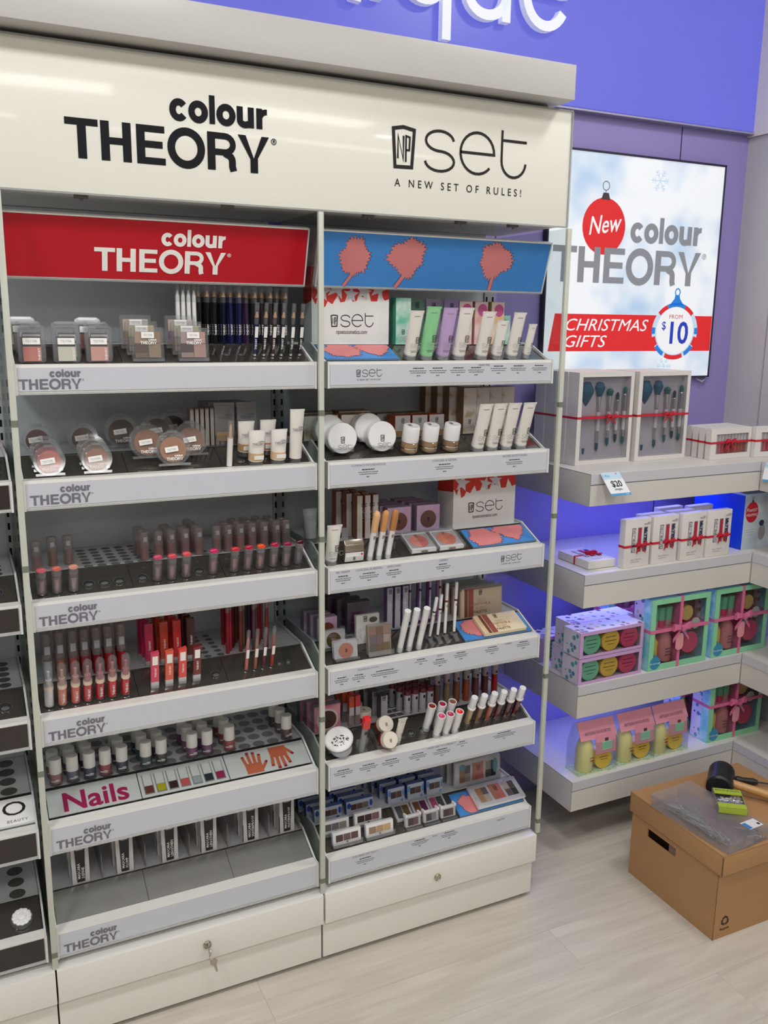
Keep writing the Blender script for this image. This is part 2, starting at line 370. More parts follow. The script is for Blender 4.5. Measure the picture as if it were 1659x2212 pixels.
# ceiling luminaires: the panels behind the area lights, and the tubes and downlight that show as reflections in the header
LAMP = M('lamp_diffuser', (255, 250, 240), .4, emit=3.0, var=.01)
TUBE = M('fluorescent_tube', (255, 252, 246), .4, emit=9.0, var=.01)
FRAME = M('lamp_frame', (225, 225, 225), .4)
for k, (x, y, _p, sx_, sy_) in enumerate(LAMPS):
    t = thing('ceiling_light', 'white ceiling light panel ' + ['over the neighbouring bay', 'over the aisle', 'over the right-hand wall shelves', 'added as fill behind the viewer to the far left', 'added as fill straight behind the viewer', 'added as fill behind the viewer to the right', 'added as fill well back on the left of the viewer', 'added as fill well back on the right of the viewer'][k], 'ceiling light', (x, y, CEIL), group='ceiling light panels')
    a_, b_ = sx_ / 2, sy_ / 2
    part('frame', MB().box(-a_ - .03, a_ + .03, -b_ - .03, -b_, -.03, 0).box(-a_ - .03, a_ + .03, b_, b_ + .03, -.03, 0).box(-a_ - .03, -a_, -b_, b_, -.03, 0).box(a_, a_ + .03, -b_, b_, -.03, 0), FRAME, t)
    part('diffuser', MB().box(-a_, a_, -b_, b_, -.02, -.01), LAMP, t)
for k, y in enumerate((-4.98, -5.25)):
    t = thing('fluorescent_batten', ['nearer', 'farther'][k] + ' of the two long fluorescent battens mirrored in the header', 'ceiling light', (2.7, y, CEIL), group='fluorescent battens')
    part('housing', MB().box(-1.9, 1.9, -.05, .05, -.05, 0), FRAME, t)
    for q in range(3): part('tube', MB().lathe([(.016, -.58), (.016, .58)], 8, (-1.22 + q * 1.22, 0, -.07), 'x'), TUBE, t)
t = thing('downlight', 'round white downlight mirrored at the top of the header', 'ceiling light', (2.85, -3.69, CEIL))
part('rim', MB().lathe([(.14, -.02), (.14, 0)], 24), FRAME, t); part('lens', MB().lathe([(.11, -.026), (.11, -.02)], 24), M('downlight_lens', (255, 252, 246), .4, emit=30., var=.0), t)

# ================================================================== lit fascia and lit poster on the back wall
FASC = M('lit_violet_vinyl', (104, 108, 216), .35, emit=.75, var=.05, scale=5, dim=.35)
t = thing('fascia_sign', 'long backlit violet fascia sign with raised white letters above the bays', 'sign', (0, 0, 0))
part('panel', MB().box(-1.2, 2.307, .452, .4765, 2.172, 2.98), FASC, t)
part('lower_trim', MB().box(-1.2, 2.307, .448, .4765, 2.163, 2.168), M('silver_trim', (178, 176, 200), .3, metal=.6), t)
part('end_trim', MB().box(2.3065, 2.309, .448, .4765, 2.163, 2.98), M('dark_trim', (40, 34, 60), .5), t)
LETTER = M('raised_white_letter', (236, 240, 248), .35, emit=.25, var=.01)
def letter(strokes, w, name='letter'):
    b = MB()
    for pts, closed in strokes:
        f = MB(); f.stroke(pts, w, 0, closed); n = len(pts)
        for fc in f.f:
            q = [f.v[i] for i in fc]; b.add([(a, .425, c) for a, _, c in q] + [(a, .446, c) for a, _, c in q], [(0, 1, 2, 3), (7, 6, 5, 4), (1, 0, 4, 5), (3, 2, 6, 7), (2, 1, 5, 6), (0, 3, 7, 4)])
    part(name, b, LETTER, t, smooth=False)
zb_, xh_ = 2.362, .165; sw = .026
letter([(arc(.795, zb_ + xh_ / 2, .062, .07, 0, 360, 24)[:-1], True), ([(.857, zb_ + xh_), (.857, zb_ + .03), (.872, zb_ - .012), (.892, zb_ - .014)], False)], sw)
letter([([(.937, zb_ - .013), (.937, zb_ + xh_)], False), (arc(.995, zb_ + .09, .058, .065, 175, 80, 8), False)], sw)
letter([(arc(1.072, zb_ + xh_ / 2 - .002, .063, .072, 0, 360, 28)[:-1], True), ([(1.137, zb_ + xh_), (1.137, zb_ - .08)], False)], sw)
letter([([(1.201, zb_ + xh_), (1.201, zb_ + .05)] + arc(1.26, zb_ + .05, .059, .052, 180, 360, 14), False), ([(1.321, zb_ + xh_), (1.321, zb_ - .012)], False)], sw)
letter([([(1.384, zb_ + .088), (1.512, zb_ + .088)] + arc(1.45, zb_ + .075, .066, .078, 10, 330, 26), False)], sw)

PX0, PX1, PZ0, PZ1 = 1.511, 2.2005, 1.387, 2.062
t = thing('poster_lightbox', 'glowing pale blue poster lightbox with a red bauble and gift price on the violet wall', 'poster', (0, 0, 0))
DK_ = M('poster_frame_dark', (38, 32, 58), .5)
part('frame', MB().box(PX0, PX1, .455, .4765, PZ1 - .006, PZ1).box(PX0, PX1, .455, .4765, PZ0, PZ0 + .005).box(PX0, PX0 + .005, .455, .4765, PZ0, PZ1).box(PX1 - .004, PX1, .455, .4765, PZ0, PZ1), DK_, t)
pp = part('print_panel', MB().box(PX0 + .005, PX1 - .004, .459, .4765, PZ0 + .005, PZ1 - .006), wavy('poster_sky_print', (178, 208, 240), (246, 250, 254), 5.5, dim=.35, emit=.72, mid=.42, soft=.13), t)
def pm_(n, rgb, e=.7): return M('poster_' + n, rgb, .5, emit=e, var=.01, dim=.35)
Y1, Y2, Y3 = .4584, .4578, .4572
PW_ = pm_('white', (250, 250, 252)); PR_ = pm_('red', (228, 40, 44))
part('bauble_print', MB().disc(1.721, 1.848, .082, .083, Y1, 32), PR_, pp)
part('bauble_cap_print', MB().poly([(1.704, 1.925), (1.738, 1.925), (1.731, 1.945), (1.711, 1.945)], Y2).stroke([(1.720, 1.945), (1.720, 1.952)] + arc(1.720, 1.965, .0125, .013, -90, 265, 16), .002, Y2), pm_('black', (66, 56, 56)), pp)
text('New', .075, PW_, pp, (1.721, Y3, 1.829), (math.pi / 2, -.14, 0), bold=.008, shear=.35, fit=.128)
gr = pm_('grey', (140, 142, 148)); o_ = logo(pp, gr, 1.535, Y2 - .0003, 1.681, .587)
part('banner_print', MB().poly([(1.5345, 1.474), (2.195, 1.474), (2.195, 1.587), (1.5545, 1.587)], Y1), PR_, pp)
text('CHRISTMAS', .052, PW_, pp, (1.588, Y3, 1.537), align='LEFT', shear=.3, fit=.325)
text('GIFTS', .052, PW_, pp, (1.586, Y3, 1.487), align='LEFT', shear=.3, fit=.162)
bl = pm_('blue', (40, 130, 220)); cx, cz = 2.036, 1.537; rx_, rz_ = .091, .084
def band(b, a0, a1, w, y): return b.stroke(arc(cx, cz, rx_, rz_, a0, a1, 6), w, y)
part('price_bauble_print', MB().disc(cx, cz, .0975, .090, Y2, 32), pm_('pale', (200, 226, 246)), pp)
for a0, a1 in ((40, 66), (114, 140), (246, 294), (192, 212), (328, 348)): part('bauble_band_print', band(MB(), a0, a1, .014, Y2 - .0002), PR_, pp)
for a0, a1 in ((66, 114), (172, 186), (-6, 8), (214, 240), (300, 326)): part('bauble_band_print', band(MB(), a0, a1, .014, Y2 - .0003), bl, pp)
part('price_bauble_hook', MB().poly([(cx - .03, cz + .083), (cx + .03, cz + .083), (cx + .012, cz + .103), (cx + .009, cz + .115), (cx - .009, cz + .115), (cx - .012, cz + .103)], Y2 - .0003).stroke(arc(cx, cz + .124, .010, .011, -60, 240, 12), .004, Y2 - .0003), bl, pp)
part('price_disc_print', MB().disc(cx, cz + .002, .079, .076, Y3, 32), PW_, pp)
text('FROM', .019, pm_('redtext', (190, 60, 80)), pp, (cx, Y3 - .0004, cz + .040), fit=.056)
text('10', .098, pm_('royal', (36, 60, 190)), pp, (cx + .010, Y3 - .0004, cz - .038), bold=.02, fit=.078)
text('$', .036, pm_('royal', (36, 60, 190)), pp, (cx - .049, Y3 - .0004, cz + .006), bold=.01)
def flake(cx, cz, r, mat):
    b = MB()
    for k in range(6):
        a = math.pi / 3 * k; d = (math.cos(a), math.sin(a)); b.stroke([(cx, cz), (cx + r * d[0], cz + r * d[1])], r * .07, Y1)
        for q in (.45, .7):
            for sg in (-1, 1):
                a2 = a + sg * .9; b.stroke([(cx + r * q * d[0], cz + r * q * d[1]), (cx + r * q * d[0] + .3 * r * math.cos(a2), cz + r * q * d[1] + .3 * r * math.sin(a2))], r * .06, Y1)
    part('snowflake_print', b, mat, pp, smooth=False)
flake(1.93, 1.995, .036, pm_('flake_blue', (196, 220, 242))); flake(2.145, 2.016, .036, pm_('white', (250, 250, 252))); flake(2.0, 1.425, .032, pm_('flake_blue', (196, 220, 242)))
# loose peeled corner of film under the poster
tag(part('film_curl', MB().tube([(2.16, .474, 1.383), (2.175, .46, 1.372), (2.195, .466, 1.38), (2.2, .474, 1.386)], .003, 6), clear('curl_film', body=.5), None), 'curled scrap of clear film at the lower right corner of the poster', 'film')

# ================================================================== cosmetics gondola
BACK = M('grey_back_panel', (214, 218, 224), .26, var=.02, scale=6)
for nm, a, b, w_ in (('back_panel', -.63, -.02, 'behind the dark neighbouring shelves'), ('back_panel', .006, .596, 'behind the shelves of lipsticks and nail polish'), ('back_panel', .628, 1.196, 'behind the shelves of white tubes and palettes')):
    tag(part(nm, MB().box(a, b, .292, .300, .2, 1.782), BACK, None), 'grey sheet-metal back panel ' + w_, 'panel', 'gondola back panels')
SLOTM = M('black_slot', (8, 8, 9), .9)
UPR = M('pale_upright', (186, 188, 190), .4)
for x, w_ in ((-.007, 'left of the lipstick shelves'), (.612, 'between the two middle bays'), (1.212, 'at the right end of the cosmetics bays')):
    t = thing('slotted_upright', 'pale steel upright with black slots ' + w_, 'upright', (x, .287, .02), group='slotted uprights')
    part('rail', MB().box(-.0155, .0155, 0, .02, 0, 1.75), UPR, t)
    sm = MB().box(-.0025, .0025, -.0006, .001, 0, .015).mesh('slot', SLOTM, False)
    for k in range(52):
        for sx in (-.0095, .0095): obj('slot', sm, t, (sx, 0, .25 + k * .0285))
for x, w_ in ((-.0061, 'left of the lipstick shelves'), (.607, 'between the two middle bays'), (1.2384, 'at the open right end of the cosmetics bays')):
    t = thing('acrylic_divider', 'tall clear acrylic divider with green edge ' + w_, 'divider', (x, 0, .196), group='acrylic dividers')
    part('sheet', MB().box(-.0055, .0055, -.004, .284, 0, 1.58), clear('divider_sheet', (236, 240, 240), refl=.55), t)
    part('front_edge', MB().box(-.006, .006, -.0135, -.004, 0, 1.58), EDGE, t, bevel=.0015)
    for z in (.03, .45, .88, 1.16): part('joint', MB().box(-.0063, .0063, -.0142, -.006, z, z + .012), clear('joint_block', (180, 190, 178), body=.5, body_rgb=(150, 156, 140)), t)

# header, pelmet
HEAD = M('header_face', (230, 229, 219), .22, spec=.3, coat=.42, var=.012, scale=3)
CREAM = M('cream_box', (212, 209, 203), .4, var=.012)
def header(x0, x1, label):
    t = thing('header_sign', label, 'sign', (0, 0, 0))
    part('box', MB().box(x0, x1, .004, .306, 1.783, 2.033), CREAM, t)
    part('face_panel', MB().box(x0, x1, 0, .004, 1.779, 2.036), HEAD, t, bevel=.001)
    part('acrylic_edge', MB().box(x0, x1, -.003, 0, 1.7775, 1.781).box(x0, x1, -.003, 0, 2.0345, 2.0375).box(x1 - .003, x1 + .001, -.003, 0, 1.781, 2.0345), clear('header_edge', (220, 222, 218), body=.35), t)
    return t
hd = header(-.008, 1.239, 'wide cream header sign with two black logos over the two middle bays')
logo(hd, M('header_black', (16, 16, 24), .6, spec=.2), .115, -.0006, 1.841, .386)
setlogo(hd, M('header_charcoal', (44, 40, 42), .6, spec=.2), .771, -.0006, 1.876, .345)
text('A NEW SET OF RULES!', .0225, M('header_charcoal', (48, 44, 46)), hd, (.943, -.0006, 1.8395), spacing=1.7, fit=.324, bold=.008)
for x in (.14, .42, .73, .96, 1.1): part('clip', MB().box(x - .012, x + .012, .015, .03, 1.774, 1.783).lathe([(.003, 1.770), (.003, 1.776)], 8, (x, .02, 0)), M('clip_grey', (120, 116, 112), .4, metal=.5), hd)
header(-.64, -.012, 'left-hand cream header sign over the dark neighbouring bay')
t = thing('pelmet', 'long plain grey-white pelmet box projecting above the header sign', 'pelmet', (0, 0, 0))
part('fascia_board', MB().box(-.66, 1.203, -.052, .30, 2.046, 2.119), M('pelmet_paint', (190, 188, 186), .35, var=.012), t, bevel=.0015)
part('shadow_gap', MB().box(-.6, 1.19, .03, .28, 2.037, 2.046), M('gap_grey', (120, 118, 112), .6), t)

# tilted sign valances under the header
def blob(cx, cz, rx, rz, seed, n=64, jag=.22):
    r_ = random.Random(seed); pts = []
    for k in range(n):
        a = 2 * math.pi * k / n; lobed = 1 + .10 * math.sin(3 * a + seed) + .06 * math.sin(7 * a + seed * 2)
        j = 1 + (jag if k % 2 else -.03) * r_.uniform(.4, 1.1)
        dz = math.sin(a); taper = 1 - .35 * max(0, -dz)
        pts.append((cx + rx * math.cos(a) * lobed * j * taper, cz + rz * dz * lobed * j))
    return pts
TREE = M('dusty_pink_print', (210, 128, 128), .4, spec=.3); TREEO = M('tree_outline_print', (70, 36, 60), .4); SKY = M('sky_blue_print', (66, 136, 208), .3, spec=.3, coat=.08, var=.03, scale=12)
def tree(parent, cx, cz, rx, rz, y, seed, base, lean=0.):
    bl_ = blob(cx, cz, rx, rz, seed); b2 = [(cx + (x - cx) * 1.04 + .0006, cz + (z - cz) * 1.04) for x, z in bl_]
    part('tree_outline_print', MB().poly(b2, y - .0002).stroke([(cx, cz - rz * .88), (cx - lean, base)], rx * .27, y - .0002), TREEO, parent, smooth=False)
    part('tree_print', MB().poly(bl_, y - .0005).stroke([(cx, cz - rz * .88), (cx - lean, base)], rx * .21, y - .0005), TREE, parent, smooth=False)
TILT = math.atan2(.034, .1175)
def valance(x0, x1, mat, label):
    t = thing('valance_sign', label, 'sign', ((x0 + x1) / 2, .05, 1.7475), (-TILT + 2 * TILT, 0, 0), 'tilted valance signs')
    w = (x1 - x0) / 2
    part('box', MB().box(-w, w, .0012, .016, -.122, 0), WHITE2, t); part('print', MB().box(-w + .003, w - .003, 0, .0012, -.1195, -.003), mat, t)
    part('rim', MB().box(-w, -w + .003, -.0015, .0012, -.122, 0).box(w - .003, w, -.0015, .0012, -.122, 0).box(-w, w, -.0015, .0012, -.003, 0), WHITE2, t)
    part('acrylic_lip', MB().box(-w, w, -.002, .016, -.1245, -.1221), clear('lip', (225, 228, 226), body=.35), t)
    return t
v = valance(.001, .606, M('crimson_print', (186, 12, 34), .3, spec=.3, coat=.08, var=.03, scale=6), 'red tilted valance sign with white lettering under the header')
logo(v, WTXT, -.1385, -.0007, -.104, .262, sz=.96)
v = valance(.63, 1.235, SKY, 'blue tilted valance sign with pink fluffy trees under the header')
tree(v, -.215, -.056, .034, .038, 0, 3, -.119, .02); tree(v, -.085, -.052, .042, .040, 0, 5, -.119, .022); tree(v, .150, -.050, .042, .038, 0, 8, -.119, .004)
v.rotation_euler = (TILT, 0, 0)

# ---------------------------------------------------------------- shelves
RAILW = M('shelf_rail_white', (230, 229, 224), .3, coat=.2, var=.01)
ENDW = M('shelf_end_white', (220, 220, 218), .3, var=.01)
def shelf(i, x0, x1, label, group, front=None, trays=3, traymat=None, deckmat=None):
    zt, zb = ZT[i - 1], ZB[i - 1]; zs = zt + DECKUP; W_ = x1 - x0; tm = traymat or SMOKE
    t = thing('display_shelf', label, 'shelf', (x0, 0, 0), group=group)
    part('front_rail', MB().prism_x([(.001, zb), (.006, zb), (.006, zt - .003), (.027, zt - .003), (.027, zt), (.001, zt)], .004, W_ - .004), RAILW, t)
    part('label_strip', MB().box(.006, W_ - .006, -.0008, .001, zb + .003, zt - .006), front or LABEL, t)
    part('acrylic_lip', MB().box(.003, W_ - .003, -.002, .004, zb - .0035, zb), clear('shelf_lip', (230, 232, 232), body=.55, body_rgb=(225, 226, 226)), t)
    pr_ = [(0, zb - .004), (.03, zb - .004), (.12, zb + .012), (.285, zb + .02), (.285, zs + .006), (.1, zs + .006), (.028, zt + .006), (.016, zt + .001), (-.003, zt + .001), (-.003, zb - .004)]
    em = MB().prism_x(pr_, 0, .004).mesh('end_panel', ENDW, False)
    obj('end_panel', em, t, (0, 0, 0)); obj('end_panel', em, t, (W_ - .004, 0, 0))
    part('base_plate', MB().prism_x([(.006, zb + .001), (.03, zb + .001), (.12, zb + .016), (.284, zb + .022), (.284, zb + .026), (.12, zb + .02), (.03, zb + .004), (.006, zb + .004)], .004, W_ - .004), M('shelf_underside', (214, 214, 214), .5), t)
    if trays:
        tw = (W_ - .010) / trays
        mm = MB().prism_x([(.0265, zt - .0035), (.0265, zt), (.0985, zs - .0005), (.0985, zs - .004)], .0005, tw - .0005).mesh('tray', tm, False)
        for k in range(trays): obj('tray', mm, t, (.005 + k * tw, 0, 0))
    part('tray_riser', MB().box(.005, W_ - .005, .0988, .1015, zs - .006, zs + .0015), M('dark_riser', (60, 58, 56), .2, metal=.3), t)
    part('deck', MB().box(.005, W_ - .005, .1018, .284, zs - .006, zs), deckmat or DECK, t)
    return t
def disc_mesh(r, mat, rim=None, n=18):
    return MB().lathe([(r, 0), (r, .0006)], n).mesh('hole', mat, False)
def holes(t, i, x0, pts, r, mat=None, slope=False, rim=False):
    me = disc_mesh(r, mat or DECKHOLE)
    for x, y in pts:
        if slope:
            p = T(i, x, y); o = obj('hole', me, t, (p[0] - x0, p[1], p[2]), (ANG, 0, 0))
            if rim:
                if 'rim' not in _logo: _logo['rim'] = MB().lathe([(1., 0), (1.14, 0), (1.14, .0010), (1., .0010), (1., 0)], 20, caps=False).mesh('hole_rim', CHROME, True)
                obj('hole_rim', _logo['rim'], o, (0, 0, 0), (0, 0, 0), (r, r, 1))
                if 'glint' not in _logo: _logo['glint'] = MB().lathe([(.8, 0), (.6, .0003)], 14).mesh('cup_glint', M('cup_glint', (170, 172, 174), .15, metal=.8), True)
                obj('cup_glint', _logo['glint'], o, (0, -r * .22, .0007), (0, 0, 0), (r * .85, r * .55, 1))  # glint inside the empty cup, put in as a pale metal ellipse
        else: obj('hole', me, t, (x - x0, y, ZT[i - 1] + DECKUP))
LS = []; NS = []
what = ['compacts and eye pencils', 'blush compacts and foundation tubes', 'lipstick testers', 'lip gloss testers', 'nail polish', 'mascara cartons']
what2 = ['white, green and lilac tubes', 'round white compacts and jars', 'concealer sticks and blush compacts', 'white mascaras and the contour palette', 'white lipsticks and brown glosses', 'eyeshadow palettes']
for i in range(1, 7):
    s_ = shelf(i, 0, .6, 'grey-labelled display shelf holding ' + what[i - 1], 'shelves of the left-hand middle bay', trays=0 if i == 5 else 3, traymat=M('grey_acrylic_tray', (176, 176, 172), .07, metal=.6) if i == 6 else None)
    lx = .0065 if i == 1 else (.012 if i < 4 else .014)
    logo(s_, GREYTXT, lx, -.0014, ZB[i - 1] + .0065, .112, sz=.95); LS.append(s_)
    s_ = shelf(i, .6253, 1.2185, 'white-fronted display shelf holding ' + what2[i - 1], 'shelves of the right-hand middle bay'); NS.append(s_)
DARKF = M('dark_brown_front', (44, 36, 36), .3, coat=.2)
for i in range(2, 7):
    s_ = shelf(i, -.63, -.018, 'dark-fronted neighbouring shelf at the left picture edge, ' + ['', 'highest', 'second highest', 'middle', 'second lowest', 'lowest'][i - 1] + ' of those in view', 'dark-fronted shelves of the neighbouring bay', front=DARKF, trays=0 if i == 5 else 3)
    if i > 2:
        rr = .0125 if i < 5 else .017
        holes(s_, i, -.63, [(-.055 - (0 if i < 5 else .01) - k * .055, .125 + q * (.032 if i < 5 else .045)) for k in range(3) for q in range(5 if i < 5 else 4)], rr, M('dark_deck_hole', (86, 84, 78), .5))
    if i in (2, 3, 4): holes(s_, i, -.63, [(-.06 - k * .05, .032) for k in range(3)], .0125, M('silver_hole', (44, 44, 46), .3), True, True)
    if i == 5:
        c = part('sloped_card', MB().box(.004, .608, .0, .072, -.0008, .0008), CARD, s_, loc=(0, .028, ZT[4] + .003), rot=(ANG, 0, 0))
        text('IO', .05, BLACK, c, (.563, .028, .0012), (0, 0, 0), sx=1.25); text('BEAUTY', .0095, DARKTXT, c, (.575, .010, .0012), (0, 0, 0), spacing=1.25)
        part('acrylic_lip_bar', MB().box(.004, .608, 0, .006, 0, .004), CLEAR2, s_, loc=(0, .026, ZT[4]), rot=(ANG, 0, 0))
# white rosette brush in the lowest neighbouring shelf
t = thing('rosette_brush', 'round white rosette-shaped brush tester standing in the lowest neighbouring tray', 'brush', T(6, -.062, .033), (ANG, 0, 0))
part('base', MB().lathe([(.0225, 0), (.0235, .006), (.022, .010)], 24), CLEAR2, t)
for k in range(12):
    a = 2 * math.pi * k / 12; part('petal', MB().lathe([(.0005, 0), (.0062, .001), (.0062, .004), (.003, .006)], 8, (.014 * math.cos(a), .014 * math.sin(a), .009)), WHITE2, t)
part('centre', MB().lathe([(.010, .009), (.009, .0165), (.004, .018)], 14), WHITE2, t)

# small print on the right-hand bay's label strips
def blurb(s_, i, x, head, lines=2, zoff=0., w=.05):
    zt = ZT[i - 1] - .013 + zoff; X = x - .6253; y = -.0013
    if head: text(head, .0068, GREYTXT, s_, (X, y, zt), spacing=1.1, res=1); zt -= .0085
    r_ = random.Random(int(x * 1e4)); b = MB()
    def words(width, h, z):
        x_ = X - width / 2
        while x_ < X + width / 2 - .002:
            ww = r_.uniform(.003, .007); b.rect(x_, min(x_ + ww, X + width / 2), z, z + h, y); x_ += ww + .0011
    words(w * .62, .0021, zt); zt -= .0052
    for k in range(lines): words(w * (1 - .12 * k), .0011, zt); zt -= .0045
    zt -= .002; words(.009, .0015, zt)
    part('small_print', b, DARKTXT, s_, smooth=False)
for x in (.847, .897, .951, .999, 1.061, 1.117, 1.178): blurb(NS[0], 1, x, None, zoff=(-.004 if x < 1.03 else -.001), w=.044 if x != .847 else .046)
text('PRIME TIME', .0062, GREYTXT, NS[0], (1.021 - .6253, -.0013, ZT[0] - .0125), res=1)
blurb(NS[1], 2, .724, 'COMPACT FOUNDATION'); blurb(NS[1], 2, .921, 'CONCEAL & REVEAL'); blurb(NS[1], 2, 1.117, 'TINTED MOISTURISER')
blurb(NS[2], 3, .663, 'BB CREAM', w=.04); blurb(NS[2], 3, .728, 'CONCEAL & REVEAL'); blurb(NS[2], 3, .792, 'SKIN CARE', w=.04); blurb(NS[2], 3, .925, 'CHEEKS', w=.04)
for x in (.660, .704, .772): blurb(NS[3], 4, x, None, w=.036 if x < .75 else .075, zoff=-.012)
text('GORGEOUS TO GO', .0062, GREYTXT, NS[3], (.728 - .6253, -.0013, ZT[3] - .014), res=1); blurb(NS[3], 4, .869, None, 1, w=.036); blurb(NS[3], 4, .923, 'EYES', w=.04); blurb(NS[3], 4, .982, None, w=.04); blurb(NS[3], 4, 1.074, None, w=.042); text('CHEEKS', .0062, GREYTXT, NS[3], (1.122 - .6253, -.0013, ZT[3] - .012), res=1); blurb(NS[3], 4, 1.169, None, w=.042)
for x in (.665, .731, .792, .866): blurb(NS[4], 5, x, None, w=.05, zoff=-.006)
blurb(NS[4], 5, .935, 'SMILE LIKE YOU MEAN IT', w=.05); blurb(NS[4], 5, .995, None, 1, w=.03); blurb(NS[4], 5, 1.122, None, w=.07)
blurb(NS[5], 6, .724, 'EYE SHADOW TRIOS'); blurb(NS[5], 6, .878, None); text('EYES', .006, GREYTXT, NS[5], (.921 - .6253, -.0013, ZT[5] - .014), res=1); blurb(NS[5], 6, .965, None); text('PALETTES', .006, GREYTXT, NS[5], (1.122 - .6253, -.0013, ZT[5] - .018), res=1)
for s_, i, x in ((NS[0], 1, .693), (NS[2], 3, 1.089)):
    setlogo(s_, DARKTXT, x - .6253, -.0013, ZT[i - 1] - .033, .062); text('A NEW SET OF RULES!', .0052, DARKTXT, s_, (x + .031 - .6253, -.0013, ZT[i - 1] - .041), res=1, spacing=1.15, fit=.058)

# ---------------------------------------------------------------- drawer units
DRAW = M('drawer_white', (230, 228, 222), .28, coat=.25, var=.012, scale=6)
LOCKM = M('nickel_lock', (190, 184, 170), .25, metal=1.)
def drawers(x0, x1, label, lock=None, key=False):
    t = thing('drawer_unit', label, 'drawer', (x0, 0, 0), group='white plinth drawers'); w = x1 - x0
    part('carcass', MB().box(.001, w - .001, .002, .29, .014, .188), DRAW, t)
    d = part('drawer_front', MB().prism_x([(.002, .198), (-.0215, .198), (-.0215, .119), (-.006, .1165), (.002, .1165)], .001, w - .001), DRAW, t, bevel=.0012)
    part('top_board', MB().box(.001, w - .001, .002, .292, .188, .198), DRAW, t)
    part('kick_panel', MB().box(.001, w - .001, -.0045, .002, .014, .1163), DRAW, t, bevel=.001)
    if lock is not None:
        l = part('lock', MB().lathe([(.0095, .0), (.0095, -.003), (.0075, -.0045), (.0075, -.003), (.002, -.003)], 18, (lock - x0, -.0215, .158), 'y'), LOCKM, d)
    for fx in (.03, w - .02): part('foot', MB().lathe([(.012, 0), (.012, .0135)], 12, (fx, .02, 0)), CLEAR2, t)
    return t
drawers(-.64, -.007, 'white plinth drawer under the dark neighbouring bay, cut by the picture edge')
drawers(-.0055, .606, 'white plinth drawer with a key in its lock below the mascara shelf', .318)
drawers(.609, 1.2292, 'white plinth drawer with an empty round lock below the palette shelf', .920)
t = thing('key_bunch', 'two small nickel keys hanging from the drawer lock', 'keys', (.318, -.027, .158))
part('key', MB().box(-.0009, .0009, -.010, .001, -.004, .004).lathe([(.0095, -.001), (.0095, .001)], 16, (0, -.016, -.004), 'x'), LOCKM, t)
part('ring', MB().tube([(0, -.020 + .008 * math.cos(a), -.018 + .008 * math.sin(a)) for a in [k * math.pi / 6 for k in range(13)]], .0007, 6), LOCKM, t)
part('spare_key', MB().prism_y([(-.007, -.026), (-.009, -.034), (-.003, -.041), (-.0025, -.058), (.0008, -.062), (.0025, -.058), (.004, -.041), (.009, -.033), (.006, -.025)], -.019, -.0175), LOCKM, t, rot=(0, -.25, 0))
# ================================================================== products, left-hand middle bay
def col(n, rgb, rough=.35, **k): return M('c_' + n, rgb, rough, **k)
def rgbm(rgb, rough=.35, pre='tone', **k): return M('%s_%d_%d_%d' % ((pre,) + tuple(rgb)), rgb, rough, **k)
STICK = M('white_sticker', (236, 235, 232), .5, var=.01)

@template
def single_compact(key):
    t = thing('eyeshadow_compact', '', 'compact')
    part('case', MB().rbox(-.0245, .0245, -.006, .006, 0, .062, .006), CLEAR2, t)
    part('hinge', MB().box(-.018, .018, -.007, .007, .0585, .0635), CLEAR2, t)
    part('upper_pan', MB().box(-.0165, .0165, -.0045, -.002, .030, .049), col('dark_shadow', (44, 30, 28)), t)
    part('lower_pan', MB().box(-.0155, .0165, -.0045, -.002, .003, .030), col('pan', (200, 130, 120)), t)
    s = part('tester_sticker', MB().box(-.0155, .0155, -.0066, -.0062, .034, .046), STICK, t); text('TESTER', .0065, LTXT, s, (0, -.0068, .0378), res=1)
    text('THEORY', .006, WTXT, t, (.0145, -.0064, .004), (math.pi / 2, -math.pi / 2, 0), align='LEFT', bold=.02, res=1)
    return t
SG = [((201, 118, 106), 'pink'), ((214, 210, 190), 'cream'), ((214, 158, 146), 'peach')]
for c, x in enumerate((.036, .098, .158)):
    for k in range(4 if c != 1 else 3):
        tone, nm = SG[c]
        m = rgbm(tone if k < 2 else (120 + 20 * c, 84, 72), .5)
        lab = f'small clear eyeshadow compact with {nm} lower pan at the front of the top shelf' if k == 0 else f'clear eyeshadow compact queued {ORD[k]} in line behind the {nm} front one'
        put(single_compact('a'), T(1, x + .004 * k * (1 if c else .5) - (.0 if k < 2 else .006), .003 + .017 * k, 0) if k < 3 else T(1, x - .012, .058), (math.radians(-6), 0, 0), lab, 'clear single eyeshadow compacts', {'lower_pan': m, 'upper_pan': rgbm([(46, 30, 28), (36, 30, 34), (60, 40, 34)][c], .4)})

@template
def quad_compact(key):
    t = thing('eyeshadow_quad', '', 'compact')
    part('case', MB().rbox(-.031, .031, -.007, .007, 0, .067, .003), CLEAR2, t)
    for nm, a in (('pan_upper_left', (-.025, .0, .036, .059)), ('pan_upper_right', (.001, .025, .036, .059)), ('pan_middle', (-.025, .0, .019, .035)), ('pan_lower', (.001, .025, .008, .035))):
        part(nm, MB().box(a[0], a[1], -.005, -.002, a[2], a[3]), col(nm, (150, 120, 100)), t)
    part('pan_base', MB().box(-.025, 0, -.005, -.002, .008, .018), col('pan_base', (120, 98, 76)), t)
    s = part('tester_sticker', MB().box(-.0125, .0125, -.0076, -.0072, .046, .058), STICK, t); text('TESTER', .0055, LTXT, s, (0, -.0078, .0500), res=1)
    logo(t, WTXT, -.015, -.0076, .034, .032); part('foot_lip', MB().box(-.031, .031, -.010, -.006, 0, .006), CLEAR2, t)
    return t
Q = [[(172, 140, 116), (150, 122, 96), (84, 64, 52), (146, 124, 100), (110, 92, 70)], [(176, 150, 148), (196, 152, 144), (74, 52, 62), (178, 140, 132), (156, 132, 120)]]
